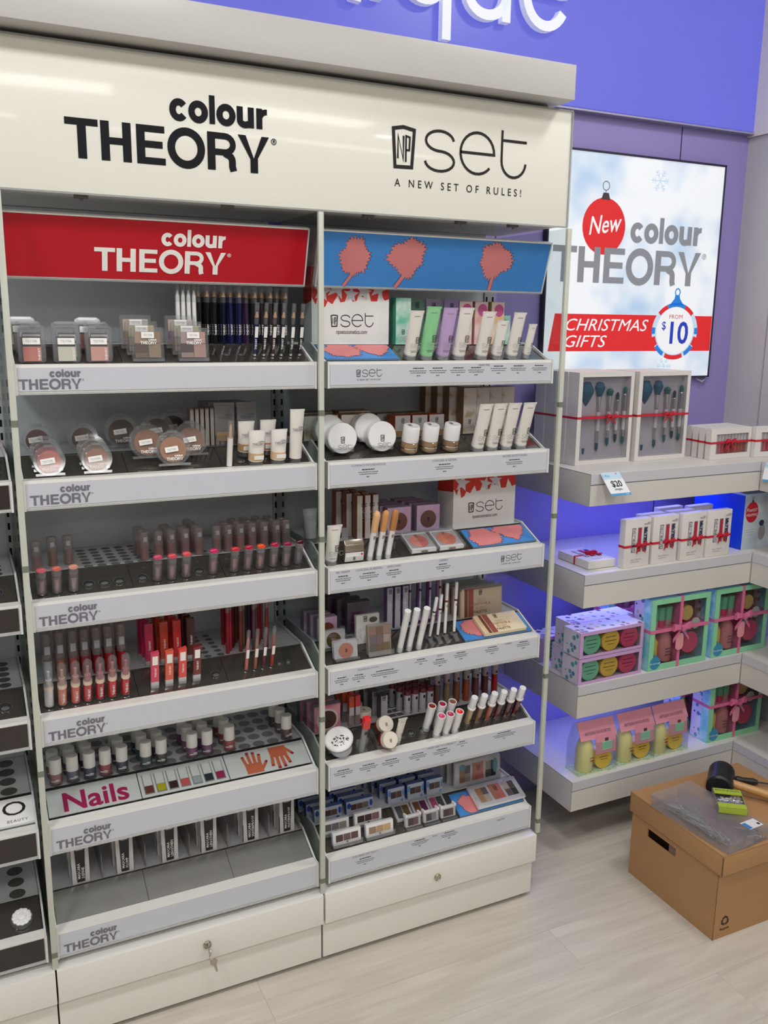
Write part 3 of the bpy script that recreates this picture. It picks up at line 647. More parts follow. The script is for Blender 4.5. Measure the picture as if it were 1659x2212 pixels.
for c, x in enumerate((.252, .343)):
    for k in range(3):
        q = Q[c] if k == 0 else ([(170, 166, 132), (196, 186, 150), (150, 140, 120), (180, 170, 140), (160, 150, 130)] if k == 1 else [(196, 170, 150), (210, 196, 190), (120, 84, 120) if c else (150, 110, 90), (170, 140, 130), (150, 120, 110)])
        put(quad_compact('a'), T(1, x - .006 * k, .004 + .03 * k), (math.radians(-5), 0, 0), ['{} quad eyeshadow compact with white tester sticker at the shelf front', '{} quad eyeshadow compact second in its queue on the top shelf', '{} quad eyeshadow compact at the back of its queue on the top shelf'][k].format(['brown-toned', 'plum-toned'][c]), 'clear four-pan eyeshadow compacts',
            {'pan_upper_left': rgbm(q[0]), 'pan_upper_right': rgbm(q[1]), 'pan_middle': rgbm(q[2]), 'pan_lower': rgbm(q[3]), 'pan_base': rgbm(q[4])})

def cyl(r, h0, h1, n=10): return MB().lathe([(r, h0), (r, h1)], n)
@template
def pencil(key):
    t = thing('eye_pencil', '', 'pencil')
    part('barrel', cyl(.0042, 0, .082), col('pencil', (24, 28, 60), .25), t)
    part('wooden_tip', MB().lathe([(.0042, .082), (.0016, .094)], 10), M('sharpened_wood', (196, 148, 104), .6), t)
    part('lead', MB().lathe([(.0016, .094), (.0003, .098)], 8), col('pencil_lead', (24, 28, 60), .4), t)
    part('cap', cyl(.0048, .068, .112), CLEAR2, t); part('base_ring', cyl(.0046, 0, .004), CHROME, t)
    part('tester_sticker', MB().box(-.0035, .0035, -.0050, -.0046, .040, .063), STICK, t)
    text('THEORY', .006, WTXT, t, (.002, -.0048, .014), (math.pi / 2, -math.pi / 2, 0), align='LEFT', bold=.02, res=1)
    return t
pc = [(24, 30, 80), (58, 28, 52), (54, 30, 30), (30, 36, 36), (58, 58, 62), (26, 22, 28)]
pn = ['navy', 'plum', 'brown', 'dark green-grey', 'grey', 'black']
for k, x in enumerate((.480, .500, .520, .539, .561, .581)):
    put(pencil('a'), T(1, x, .030), (math.radians(14), 0, 0), f'{pn[k]} eye pencil tester, {ORD[k]} from the left in the sloped tray', 'eye pencil testers', {'barrel': rgbm(pc[k], .25), 'lead': rgbm(pc[k], .25)})
holes(LS[0], 1, 0, [(.419, .034), (.450, .034)], .007, HOLE, True, True)
holes(LS[0], 1, 0, [(x, .030) for x in (.480, .500, .520, .539, .561, .581)], .0058, HOLE, True)
@template
def stock_pencil(key):
    t = thing('boxed_eye_pencil', '', 'pencil')
    part('barrel', cyl(.0043, .001, .100, 8), col('sp', (24, 24, 30), .2), t); part('cap', cyl(.0049, .088, .124, 8), CLEAR2, t)
    part('wooden_tip', MB().lathe([(.0042, .100), (.0012, .112)], 8), M('sharpened_wood', (196, 148, 104), .6), t)
    text('THEORY', .006, WTXT, t, (.002, -.0048, .02), (math.pi / 2, -math.pi / 2, 0), align='LEFT', bold=.02, res=1)
    return t
spc = [(14, 14, 16), (14, 14, 16), (20, 20, 26), (16, 20, 44), (20, 28, 74), (22, 30, 78), (54, 34, 66), (40, 40, 46), (30, 28, 34), (46, 40, 44), (30, 34, 38), (60, 60, 66)]
for c in range(12):
    for r in range(3):
        x = .378 + c * .0175 + r * .003; lab = f'dark stock eye pencil, {ORD[c]} from the left in the {["front", "middle", "back"][r]} row behind the testers'
        put(stock_pencil('a'), DK(1, x, .112 + r * .03), (math.radians(3 if c % 2 else -2), 0, 0), lab, 'stock eye pencils ' + str(r), {'barrel': rgbm(spc[c], .2)})
for k in range(8):
    put(stock_pencil('w'), DK(1, .333 + (k % 4) * .0115 + (k // 4) * .006, .108 + (k // 4) * .03), (0, 0, 0), f'white pencil in clear film, {ORD[k % 4]} from the left in the ' + ('front' if k < 4 else 'back') + ' row beside the quads', 'white stock pencils ' + str(k // 4), {'barrel': WHITE2, 'wooden_tip': WHITE2})

# ---- shelf 2
@template
def round_compact(key):
    t = thing('round_compact', '', 'compact'); R_ = float(key.split('_')[1])
    part('case', MB().lathe([(R_, -.006), (R_ * 1.0, .006)], 28, (0, 0, R_), 'y'), CLEAR2, t); part('case_ring', MB().lathe([(R_ * .9, -.0075), (R_ * .93, -.0075), (R_ * .93, -.006), (R_ * .9, -.006), (R_ * .9, -.0075)], 28, (0, 0, R_), 'y', caps=False), CLEAR2, t)
    part('pan', MB().lathe([(R_ * .74, -.004), (R_ * .74, -.001)], 26, (0, 0, R_ * .92), 'y'), col('blush', (190, 100, 96), .55), t)
    part('hinge', MB().box(-.010, .010, -.0085, .0085, 2 * R_ - .005, 2 * R_ + .0015), CLEAR2, t)
    s = part('tester_sticker', MB().box(-.0135, .0135, -.0084, -.0080, R_ * .78, R_ * .78 + .011), STICK, t, rot=(0, -.12, 0)); text('TESTER', .006, LTXT, s, (0, -.0086, R_ * .78 + .003), res=1)
    logo(t, WTXT, -.016, -.0082, R_ * .3, .034)
    part('foot_lip', MB().box(-R_ * .9, R_ * .9, -.010, -.006, 0, .005), CLEAR2, t)
    return t
BL = [[(186, 104, 96), (214, 70, 110), (120, 44, 48), (96, 40, 44)], [(150, 100, 76), (140, 88, 66), (110, 66, 48), (90, 54, 40)]]
for c, x in enumerate((.054, .143)):
    for k in range(4):
        lab = ['{} round blush compact with tester sticker at the shelf front', '{} round blush compact second in its queue', '{} round blush compact third in its queue', '{} round blush compact at the back of its queue'][k].format(['pink', 'brown'][c])
        put(round_compact('r_.030'), T(2, x - .002 * k, .004 + .017 * k) if k < 3 else DK(2, x - .012, .12), (math.radians(-12), 0, 0), lab, 'round blush compacts', {'pan': rgbm(BL[c][k], .55)})
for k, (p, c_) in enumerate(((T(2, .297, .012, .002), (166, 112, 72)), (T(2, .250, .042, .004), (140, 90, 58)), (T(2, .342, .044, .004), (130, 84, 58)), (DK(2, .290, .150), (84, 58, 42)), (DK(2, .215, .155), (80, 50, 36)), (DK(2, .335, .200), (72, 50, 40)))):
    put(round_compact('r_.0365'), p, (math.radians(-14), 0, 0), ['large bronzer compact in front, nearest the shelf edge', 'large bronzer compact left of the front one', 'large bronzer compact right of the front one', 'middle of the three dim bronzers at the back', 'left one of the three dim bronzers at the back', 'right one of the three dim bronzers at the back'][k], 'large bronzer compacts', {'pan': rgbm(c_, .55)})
def tube_body(w, h, r, z0, n=20, dep=None):
    rings = []
    for q in range(9):
        f = q / 8; e = f ** 1.3
        rx = r + (w / 2 - r) * e; ry = max(.0009, r * (1 - e) ** .8)
        rings.append([(rx * math.cos(2 * math.pi * k / n), ry * math.sin(2 * math.pi * k / n), z0 + (h - z0) * f) for k in range(n)])
    return MB().loft(rings)
@template
def cream_tube(key, w=.036, h=.076, r=.0165, beige=True):
    t = thing('cream_tube', '', 'tube')
    part('cap', MB().lathe([(r * .98, 0), (r * .98, .010)], 20), CLEAR2, t)
    part('body', tube_body(w, h, r, .010), M('tube_white', (224, 220, 214), .3, var=.01), t)
    part('crimp', MB().box(-w / 2, w / 2, -.0012, .0012, h - .004, h), M('tube_white', (224, 220, 214)), t)
    if beige: part('beige_band', MB().lathe([(r * 1.012, .012), (r * 1.012, .028)], 20), col('foundation', (202, 168, 128)), t); part('tester_sticker', MB().box(-.009, .012, -r * 1.06, -r * 1.03, .016, .025), STICK, t)
    logo(t, GREYTXT, -.0135, -r * .80 - .001, h * .62, .028, (math.radians(-14), 0, 0))
    return t
for k, (x, s) in enumerate(((.470, .004), (.520, .005), (.458, .044), (.508, .047))):
    put(cream_tube('short'), T(2, x, s), (math.radians(12), 0, 0), ['white foundation tube, front left of the group of four', 'white foundation tube, front right of the group of four', 'white foundation tube, back left of the group of four', 'white foundation tube, back right of the group of four'][k], 'foundation tube testers', {'beige_band': rgbm([(202, 168, 128), (212, 182, 146), (190, 150, 108), (184, 140, 100)][k])})
put(cream_tube('tall', .033, .118, .0135, False), T(2, .560, .004), (math.radians(9), 0, 0), 'tall slim white face primer tube at the right end of the blush shelf')
@template
def sachet(key):
    t = thing('foundation_pouch', '', 'pouch'); part('pouch', MB().box(-.022, .022, -.003, .003, .020, .088).box(-.023, .023, -.0012, .0012, .084, .094), clear('pouch_film', (190, 192, 196), body=.7, body_rgb=(168, 166, 168)), t)
    part('beige_band', MB().box(-.0185, .0185, -.0036, -.003, .010, .030), col('foundation', (202, 168, 128)), t); logo(t, GREYTXT, -.016, -.0036, .058, .034); part('stand', MB().box(-.022, .022, -.006, .006, 0, .022), CLEAR2, t)
    return t
for c in range(2):
    for r in range(4): put(sachet('a'), DK(2, .428 + c * .050 - r * .006, .115 + r * .022), (0, 0, 0), f'grey foundation pouches queued behind the tubes in the {["left", "right"][c]} lane, ' + (['frontmost', 'second', 'third', 'last'][r]), 'foundation pouches')
@template
def slim_sleeve(key):
    t = thing('concealer_sleeve', '', 'carton'); part('sleeve', MB().box(-.004, .004, 0, .03, 0, .083), M('sleeve_brown_grey', (138, 124, 116), .4), t); part('face', MB().box(-.0038, .0038, -.0006, 0, .002, .08), M('sleeve_face', (190, 182, 178), .4), t)
    return t
for k in range(7): put(slim_sleeve('a'), DK(2, .355 + k * .0115, .108 + .002 * k), (0, 0, 0), f'slim brown-grey concealer sleeve, {ORD[k]} from the left in the row beside the bronzers', 'slim concealer sleeves')
t = thing('concealer_pen', 'white and clear concealer pen tester standing before the slim sleeves', 'pen', T(2, .412, .004), (math.radians(12), 0, 0))
part('barrel', cyl(.0062, 0, .062, 12), M('pen_white_print', (224, 220, 216), .3), t); part('cap', MB().lathe([(.0066, .062), (.0066, .096), (.005, .099)], 12), CLEAR2, t); part('applicator', MB().lathe([(.003, .062), (.003, .085), (.001, .092)], 8), col('beige', (214, 176, 140)), t)
holes(LS[1], 2, 0, [(.440, .018)], .008, HOLE, True, True)

# ---- shelf 3 lipsticks
@template
def lip_tester(key):
    t = thing('lipstick_tester', '', 'lipstick')
    part('base', MB().lathe([(.0098, -.004), (.0098, .034)], 16), clear('lip_clear', (226, 224, 226), body=.16, body_rgb=(210, 205, 205), refl=1.6), t)
    part('inner_tube', cyl(.0062, -.002, .032, 12), M('rosy_silver', (188, 160, 166), .18, metal=.8), t)
    part('collar', MB().lathe([(.0086, .034), (.0086, .042)], 16), clear('lip_clear'), t)
    c = part('cap', MB().lathe([(.0101, .042), (.0101, .0535)], 16), clear('lip_clear'), t)
    part('shade_disc', MB().lathe([(.0094, .0537), (.0090, .0547)], 16), col('shade', (200, 60, 90)), t); text('THEORY', .0035, WTXT, c, (0, 0, .0549), (0, 0, .3), res=1)
    part('silver_ring', MB().lathe([(.0100, .0005), (.0104, .0005), (.0104, .002), (.0100, .002)], 16, caps=False), CHROME, t)
    return t
LX = [(.024, .017), (.053, .018), (.085, .018), (.254, .022), (.284, .021), (.315, .023), (.374, .024), (.421, .023), (.452, .024), (.480, .024), (.512, .025), (.541, .023), (.571, .025)]
LCc = [(208, 92, 104), (196, 96, 82), (206, 138, 120), (196, 66, 92), (208, 66, 78), (218, 70, 80), (206, 30, 96), (200, 36, 46), (176, 22, 50), (228, 70, 24), (176, 20, 62), (150, 30, 62), (70, 14, 34)]
LCn = ['pink', 'coral-brown', 'nude', 'dusky pink', 'salmon red', 'coral red', 'hot pink', 'bright red', 'dark red', 'orange', 'magenta red', 'raspberry', 'burgundy']
for k, (x, s) in enumerate(LX):
    put(lip_tester('a'), T(3, x, s), (LEAN, 0, 0), f'clear lipstick tester with {LCn[k]} disc on top, {ORD[k]} from the left', 'clear lipstick testers', {'shade_disc': rgbm(LCc[k], .3), 'inner_tube': rgbm(tuple(int(90 + .42 * v) for v in LCc[k]), .2, 'metalpink', metal=.75)})
holes(LS[2], 3, 0, LX, .0112, HOLE, True)
holes(LS[2], 3, 0, [(.116, .029), (.147, .028), (.177, .029), (.225, .031), (.346, .032)], .0112, M('silver_hole', (44, 44, 46), .3), True, True)
holes(LS[2], 3, 0, [(.125 + k * .028, .114 + q * .028) for k in range(16) for q in range(6) if not (9 > k > 5) and k not in (10, 11, 13, 14)], .0098, DECKHOLE)
@template
def lip_stock(key):
    t = thing('stock_lipstick', '', 'lipstick')
    part('tube', MB().lathe([(.0103, .0), (.0103, .060), (.0092, .062)], 14), clear('dim_clear', (232, 228, 228), body=.26, body_rgb=(206, 192, 190), refl=1.6), t)
    part('bullet', cyl(.0075, .001, .030, 12), col('bullet', (150, 60, 66)), t); part('seal', MB().box(-.004, .004, -.0112, -.0104, .042, .052), clear('seal_film', body=.55, body_rgb=(215, 215, 225)), t)
    return t
ST = [(.024, 1, 0), (.058, 1, 1), (.090, 1, 2), (.245, 3, 3), (.275, 1, 4), (.303, 3, 5), (.334, 2, 6), (.364, 4, 6), (.405, 1, 7), (.432, 2, 8), (.460, 3, 9), (.488, 3, 10), (.517, 3, 11), (.546, 3, 12), (.570, 2, 12)]
for c, (x, n, sc_) in enumerate(ST):
    for r in range(n):
        put(lip_stock('a'), DK(3, x - r * .002, .122 + r * .028 + (.03 if c in (1, 2) else 0)), (0, 0, 0), f'clear-capped stock lipsticks in the rear rack, {ORD[c]} lane from the left' + (', front one' if r == 0 else f', {ORD[r]} one back'), 'stock lipsticks', {'bullet': rgbm(tuple(int(v * .75) for v in LCc[sc_]), .3)})

# ---- shelf 4 glosses
@template
def gloss_tester(key):
    t = thing('lip_gloss_tester', '', 'lip gloss')
    part('bottle', MB().lathe([(.0088, -.004), (.0092, .002), (.0092, .044)], 16), col('gloss', (170, 40, 50), .08, coat=.8), t)
    part('cream_band', MB().lathe([(.0094, .044), (.0094, .053)], 16), M('cream_band', (226, 206, 186), .4), t)
    part('cap', MB().lathe([(.0096, .053), (.0096, .094), (.0085, .100), (.005, .104)], 16), CLEAR2, t); part('wand', MB().lathe([(.0065, .053), (.0065, .068), (.003, .069), (.003, .088)], 12), col('wand', (205, 140, 130)), t)
    part('silver_ring', MB().lathe([(.0093, .0005), (.0099, .0005), (.0099, .003), (.0093, .003)], 16, caps=False), CHROME, t)
    text('THEORY', .007, WTXT, t, (.004, -.0096, .008), (math.pi / 2, -math.pi / 2, 0), align='LEFT', bold=.02, res=1)
    return t
GX = [(.023, .019), (.049, .018), (.075, .018), (.099, .018), (.124, .018), (.149, .019), (.176, .019)]
GC = [(206, 204, 212), (186, 116, 96), (196, 92, 84), (174, 54, 66), (164, 24, 46), (186, 38, 40), (176, 28, 34)]
GN = ['clear', 'nude brown', 'coral', 'rose', 'crimson', 'tomato red', 'deep red']
for k, (x, s) in enumerate(GX): put(gloss_tester('a'), T(4, x, s), (LEAN, 0, 0), f'{GN[k]} lip gloss tester with clear domed cap, {ORD[k]} from the left', 'lip gloss testers', {'bottle': rgbm(GC[k], .08, 'gloss', coat=.8), 'wand': rgbm(tuple(int(90 + v * .5) for v in GC[k]))})
holes(LS[3], 4, 0, GX, .0106, HOLE, True); holes(LS[3], 4, 0, [(.376, .030)], .0105, M('silver_hole', (44, 44, 46), .3), True, True); holes(LS[3], 4, 0, [(.527, .033), (.548, .033)], .0055, HOLE, True, True)
holes(LS[3], 4, 0, [(.375 + k * .03, .115 + q * .027) for k in range(2) for q in range(6)], .0085, DECKHOLE)
@template
def gloss_stock(key):
    t = thing('stock_lip_gloss', '', 'lip gloss')
    part('bottle', MB().lathe([(.0092, 0), (.0092, .044)], 14), col('gloss', (170, 40, 50)), t); part('cap', MB().lathe([(.0096, .044), (.0096, .098), (.007, .104)], 14), clear('dim_clear'), t)
    part('seal', MB().box(-.0055, .0055, -.0108, -.0098, .060, .078), clear('seal_film'), t); return t
for k, (x, s) in enumerate(GX):
    for r in range(2): put(gloss_stock('a'), DK(4, x + .008, .118 + r * .03), (0, 0, 0), f'stock {GN[k]} lip gloss in the rear rack, {["front", "back"][r]} one', 'stock lip glosses', {'bottle': rgbm(tuple(int(v * .9) for v in GC[k]), .1)})
@template
def flat_lip(key):
    t = thing('flat_lip_colour', '', 'lip colour')
    part('base', MB().box(-.0085, .0085, -.0055, .0055, -.003, .014), M('pale_silver', (188, 188, 190), .3, metal=.3), t, bevel=.001)
    part('body', MB().prism_y([(-.0085, .014), (.0085, .014), (.0085, .086), (-.0085, .082)], -.0055, .0055), col('flat', (200, 60, 60), .2, coat=.5), t)
    part('tester_sticker', MB().box(-.0055, .006, -.0061, -.0056, .056, .077), STICK, t)
    text('THEORY', .006, WTXT, t, (.003, -.0059, .026), (math.pi / 2, -math.pi / 2, 0), align='LEFT', bold=.02, res=1); return t
FC = [(206, 66, 92), (212, 90, 66), (218, 70, 62), (110, 28, 30)]; FN = ['rose pink', 'coral orange', 'tomato red', 'maroon']
for k, (x, s) in enumerate(((.239, .024), (.270, .024), (.299, .025), (.331, .026))):
    put(flat_lip('a'), T(4, x, s), (math.radians(10), 0, 0), f'{FN[k]} flat rectangular lip colour tester with white sticker', 'flat lip colour testers', {'body': rgbm(FC[k], .2, 'flat', coat=.5)})
@template
def flat_stock(key):
    t = thing('stock_flat_lip_colour', '', 'lip colour'); part('base', MB().box(-.009, .009, -.006, .006, 0, .012), M('pale_silver', (188, 188, 190)), t)
    part('body', MB().box(-.0088, .0088, -.006, .006, .012, .098), col('flat', (200, 60, 60)), t); text('THEORY', .006, WTXT, t, (.003, -.0064, .036), (math.pi / 2, -math.pi / 2, 0), align='LEFT', bold=.02, res=1); return t
FC2 = [(190, 34, 84), (196, 62, 36), (206, 36, 40), (74, 16, 24)]
for c, x in enumerate((.243, .276, .305, .336)):
    for r in range(3): put(flat_stock('a'), DK(4, x - .003 * r, .114 + r * .026), (0, 0, 0), f'stock {FN[c]} flat lip colour behind its tester, ' + ['front one', 'middle one', 'back one'][r], 'stock flat lip colours', {'body': rgbm(FC2[c], .25, 'flat2')})
@template
def liner(key):
    t = thing('lip_liner', '', 'pencil')
    part('barrel', cyl(.0040, -.003, .075), col('liner', (190, 110, 90)), t); part('cap', MB().lathe([(.0047, .060), (.0047, .104), (.003, .107)], 10), CLEAR2, t); part('tip', MB().lathe([(.004, .075), (.0006, .092)], 10), col('liner_tip', (200, 130, 100)), t)
    part('tester_sticker', MB().box(-.0034, .0034, -.0049, -.0045, .034, .057), STICK, t); part('silver_ring', MB().lathe([(.0042, 0), (.0052, 0), (.0052, .003), (.0042, .003)], 12, caps=False), CHROME, t); return t
LLc = [(196, 108, 104), (150, 96, 70), (96, 48, 56), (150, 60, 48)]; LLn = ['pink', 'tan', 'mauve', 'brick']
for k, (x, s) in enumerate(((.446, .029), (.467, .029), (.487, .030), (.507, .030))):
    put(liner('a'), T(4, x, s), (math.radians(15), 0, 0), f'slim {LLn[k]} lip liner tester with clear cap', 'lip liner testers', {'barrel': rgbm(LLc[k], .25), 'tip': rgbm(LLc[k], .25)})
@template
def liner_stock(key):
    t = thing('stock_lip_liner', '', 'pencil'); part('barrel', cyl(.0045, 0, .120), col('liner', (190, 110, 90)), t); part('cap', cyl(.005, .10, .130), clear('dim_clear'), t); return t
for k in range(20):
    c_ = [(150, 30, 44), (178, 40, 60), (96, 24, 28), (120, 50, 40), (110, 80, 76), (66, 42, 66), (84, 64, 90), (110, 22, 28), (150, 30, 30), (120, 20, 22)][k % 10]
    put(liner_stock('a'), DK(4, .422 + (k % 10) * .0105 + (k // 10) * .006, .115 + (k % 3) * .016 + (k // 10) * .045), (math.radians(2), 0, 0), f'stock lip liner, {ORD[k % 10]} from the left of the ' + ('front' if k < 10 else 'back') + ' bunch in the rear rack', 'stock lip liners ' + str(k // 10), {'barrel': rgbm(c_, .3)})

# ---- shelf 5 nail polish
@template
def polish(key):
    t = thing('nail_polish', '', 'nail polish')
    part('glass', MB().lathe([(.0128, 0), (.0136, .0015), (.0136, .026), (.0122, .0275)], 18), clear('polish_glass', (228, 228, 230), body=.08, refl=1.5), t)
    part('lacquer', MB().lathe([(.0115, .004), (.0125, .005), (.0125, .025), (.012, .026)], 18), col('lacquer', (60, 60, 120), .08, coat=.8), t)
    part('cap', MB().lathe([(.0130, .0275), (.0130, .060), (.0124, .0612)], 18), M('polish_cap', (222, 221, 218), .35, var=.01), t); logo(t, WTXT, -.009, -.0137, .011, .018); return t
PX = [.031, .066, .102, .136, .172, .225, .260, .331, .367, .420, .563]
PC = [(196, 120, 124), (110, 100, 140), (38, 44, 104), (190, 64, 80), (16, 30, 76), (16, 84, 96), (22, 28, 34), (150, 54, 130), (120, 44, 116), (196, 50, 36), (92, 22, 44)]
PN = ['dusty pink', 'lavender grey', 'navy', 'rose red', 'midnight blue', 'teal', 'black', 'orchid', 'purple', 'orange red', 'wine']
PR = [2, 3, 3, 1, 3, 3, 3, 3, 3, 3, 3]
for c, x in enumerate(PX):
    for r in range(PR[c]): put(polish('a'), DK(5, x - .0025 * r, .116 + .040 * r), (0, 0, random.uniform(-.4, .3)), f'{PN[c]} nail polish bottle with white cap, ' + ['in the front row', 'second row', 'third row'][r], 'nail polish bottles', {'lacquer': rgbm(PC[c], .08, 'lacquer', coat=.8)})
holes(LS[4], 5, 0, [(.031 + .0355 * k, .116 + .040 * q) for k in range(16) for q in range(5) if not (k == 0 and q < 1)], .0145, M('polish_hole', (132, 134, 136), .5))
sl5 = LS[4]
def slope_card(parent, i, x0, x1, mat, X0, s0=.004, s1=.074, name='sloped_card'):
    p = T(i, x0, 0)
    return part(name, MB().box(0, x1 - x0, s0, s1, -.001, .001), mat, parent, loc=(x0 - X0, p[1], p[2] + .002), rot=(ANG, 0, 0))
def onflat(o, parent, x, s, z=.0014): o.parent = parent; o.location = (x, s, z); o.rotation_euler = (-math.pi / 2, 0, 0); return o
c1 = slope_card(sl5, 5, .006, .197, CARD, 0, name='nails_card')
text('Nails', .068, M('magenta_print', (190, 24, 96), .4), c1, (.098, .012, .0014), (0, 0, 0), bold=.022, sx=1.02, res=6)
c2 = slope_card(sl5, 5, .199, .395, CARD, 0, name='swatch_card')
SWC = [(116, 60, 54), (196, 184, 40), (60, 34, 36), (220, 96, 96), (176, 186, 190), (36, 52, 62), (176, 40, 96)]
for k in range(7):
    x = .018 + k * .0268
    part('swatch_window', MB().box(x - .011, x + .011, .010, .064, .0010, .0016), M('swatch_recess', (150, 146, 140), .5), c2)
    part('swatch_cap', MB().box(x - .009, x + .009, .032, .064, .0016, .0030), WHITE2, c2); part('swatch_lacquer', MB().box(x - .009, x + .009, .013, .031, .0016, .0030), rgbm(SWC[k], .2, 'sw'), c2)
c3 = slope_card(sl5, 5, .397, .594, CARD, 0, name='hands_card')
SKIN = M('printed_skin', (222, 112, 76), .5); NAILP = M('printed_nail', (176, 40, 76), .4)
def hand(px, pz, s, up, parent):
    b = MB(); n = MB(); sg = 1 if up else -1
    for dx, ln, tilt in ((-.020, .034, -.18), (-.007, .046, -.05), (.006, .044, .05), (.019, .034, .16)):
        b.stroke([(px + dx * s, pz), (px + (dx + tilt * ln) * s, pz + sg * ln * s)], .0095 * s); n.stroke([(px + (dx + tilt * ln * .86) * s, pz + sg * ln * .86 * s), (px + (dx + tilt * ln * 1.03) * s, pz + sg * ln * 1.03 * s)], .008 * s, -.0004)
    b.poly([(px - .025 * s, pz - sg * .030 * s), (px + .025 * s, pz - sg * .030 * s), (px + .025 * s, pz + sg * .006 * s), (px - .025 * s, pz + sg * .006 * s)][::1 if up else -1])
    b.stroke([(px + .022 * s, pz - sg * .020 * s), (px + .040 * s, pz + sg * .004 * s)], .009 * s); n.stroke([(px + .037 * s, pz + sg * .0 * s), (px + .042 * s, pz + sg * .007 * s)], .007 * s, -.0004)
    for q, m, nm in ((b, SKIN, 'hand_print'), (n, NAILP, 'nail_print')): onflat(part(nm, q, m, None, smooth=False), parent, 0, 0)
hand(.062, .030, .80, True, c3); hand(.128, .044, .84, False, c3)
part('acrylic_cover', MB().box(.006, .594, .001, .077, .0036, .0046), clear('sloped_cover', (240, 242, 242), refl=.7), sl5, loc=(0, .025, ZT[4] + .002), rot=(ANG, 0, 0))

# ---- shelf 6 mascara cartons
@template
def mascara(key):
    t = thing('mascara_carton', '', 'mascara')
    part('carton', MB().box(-.019, .019, -.016, .016, 0, .132), M('carton_pearl', (214, 212, 212), .4, var=.01), t)
    part('black_panel', MB().prism_y([(-.0085, .004), (.0085, .004), (.0125, .128), (-.0125, .128)], -.0172, -.016), M('mascara_black', (18, 18, 22), .3), t)
    part('side_slot', MB().box(-.0197, -.019, -.017, -.012, .002, .045), M('mascara_black', (18, 18, 22)), t)
    logo(t, WTXT, -.009, -.0176, .083, .018)
    return t
MN = ['DEFINE', 'PLUMP', 'LENGTHEN', 'LENGTHEN', 'WATERPROOF', 'WATERPROOF']
ML = ['first mascara carton from the left, labelled for definition', 'second mascara carton, labelled for plumping', 'third mascara carton, left of the two for lengthening', 'fourth mascara carton, right of the two for lengthening', 'fifth mascara carton, left of the two waterproof ones', 'sixth mascara carton, at the right end of the row']
for k, x in enumerate((.068, .165, .268, .361, .465, .558)):
    for r in range(2):
        o = put(mascara('a'), DK(6, x - .004 * r, .121 + .034 * r), (0, 0, 0), ML[k] if r == 0 else 'plain side of the spare mascara carton behind the ' + ORD[k] + ' one', 'mascara cartons')
        if r == 0:
            text('MASCARA', .0085, WTXT, o, (-.0012, -.0177, .012), (math.pi / 2, -math.pi / 2, 0), align='LEFT', bold=.015, res=1); text(MN[k], .0085, WTXT, o, (.0075, -.0177, .012), (math.pi / 2, -math.pi / 2, 0), align='LEFT', bold=.015, res=1)
    part('lane_divider', MB().box(x + .045, x + .047, .105, .27, ZT[5] + DECKUP, ZT[5] + DECKUP + .06) if k < 5 else MB().box(.59, .592, .105, .27, ZT[5] + DECKUP, ZT[5] + DECKUP + .03), clear('dim_clear'), LS[5])
# ================================================================== products, right-hand middle bay
@template
def set_tube(key, w, h, r, rgb):
    t = thing('squeeze_tube', '', 'tube')
    m = M('tube_%d_%d_%d' % rgb, rgb, .3, var=.01)
    part('cap', MB().lathe([(r * .94, 0), (r * .97, .010)], 18), CLEAR2, t); part('body', tube_body(w, h, r, .009), m, t)
    part('crimp', MB().box(-w / 2 - .0004, w / 2 + .0004, -.0012, .0012, h - .0045, h), m, t); part('holder', MB().lathe([(r * 1.02, 0), (r * 1.10, 0), (r * 1.10, .012), (r * 1.02, .012), (r * 1.02, 0)], 18, caps=False), CLEAR2, t)
    y = -r * .92 - .0004; rx = math.radians(-9)
    setlogo(t, BLACK, .002, y + .0006, h * .36, w * .30 * 5.75, (rx, 0, 0), True, False); setlogo(t, LTXT, -w * .62, y - .0016, h * .265, w * 1.25, (rx, 0, 0), False, True, 'lettering')
    b = MB(); b.rect(-w * .28, w * .22, h * .20, h * .208, y - .0018).rect(-w * .22, w * .2, h * .175, h * .183, y - .0018)
    part('small_print', b, DARKTXT, t, smooth=False); part('tester_print', MB().rect(-w * .22, w * .22, h * .885, h * .90, -.0032), LTXT, t, smooth=False, loc=(0, -.0006, 0))
    return t
TW = (226, 222, 216)
tubes1 = [(.842, .033, .112, TW, 'white tube, first on the left beside the mint carton'), (.883, .036, .122, (140, 206, 150), 'mint green squeeze tube on the top shelf'), (.926, .036, .120, (186, 160, 206), 'lilac squeeze tube on the top shelf'), (.969, .037, .121, TW, 'white tube standing just right of the lilac tube'), (1.031, .036, .113, TW, 'white tube, fifth in the row of tubes on the top shelf'), (1.074, .031, .092, TW, 'short white tube, sixth in the row of tubes'), (1.117, .034, .112, TW, 'tall white tube, second from the right end of the top row'), (1.161, .022, .084, TW, 'narrow short white tube at the right end of the top row')]
for k, (x, w, h, c, lab) in enumerate(tubes1):
    put(set_tube(f'{w}{h}{c}', w, h, w * .44, c), T(1, x, .012), (LEAN * 1.08, 0, 0), lab, 'squeeze tubes on the top shelf')
for k, x in enumerate((1.029, 1.069, 1.110, 1.153)):
    put(set_tube('n2', .036, .120, .0155, TW), T(2, x, .010), (LEAN * 1.1, 0, 0), f'{ORD[k]} of four white moisturiser tubes at the right of the compact shelf', 'moisturiser tubes')
put(set_tube('bb', .036, .098, .014, TW), T(3, .646, .010), (LEAN * .9, 0, 0), 'short white cream tube at the left end of the concealer shelf')
put(set_tube('n5', .023, .088, .0085, TW), T(5, .823, .008), (LEAN * 1.25, 0, 0), 'small slim white tube between the red jars and the lipsticks')

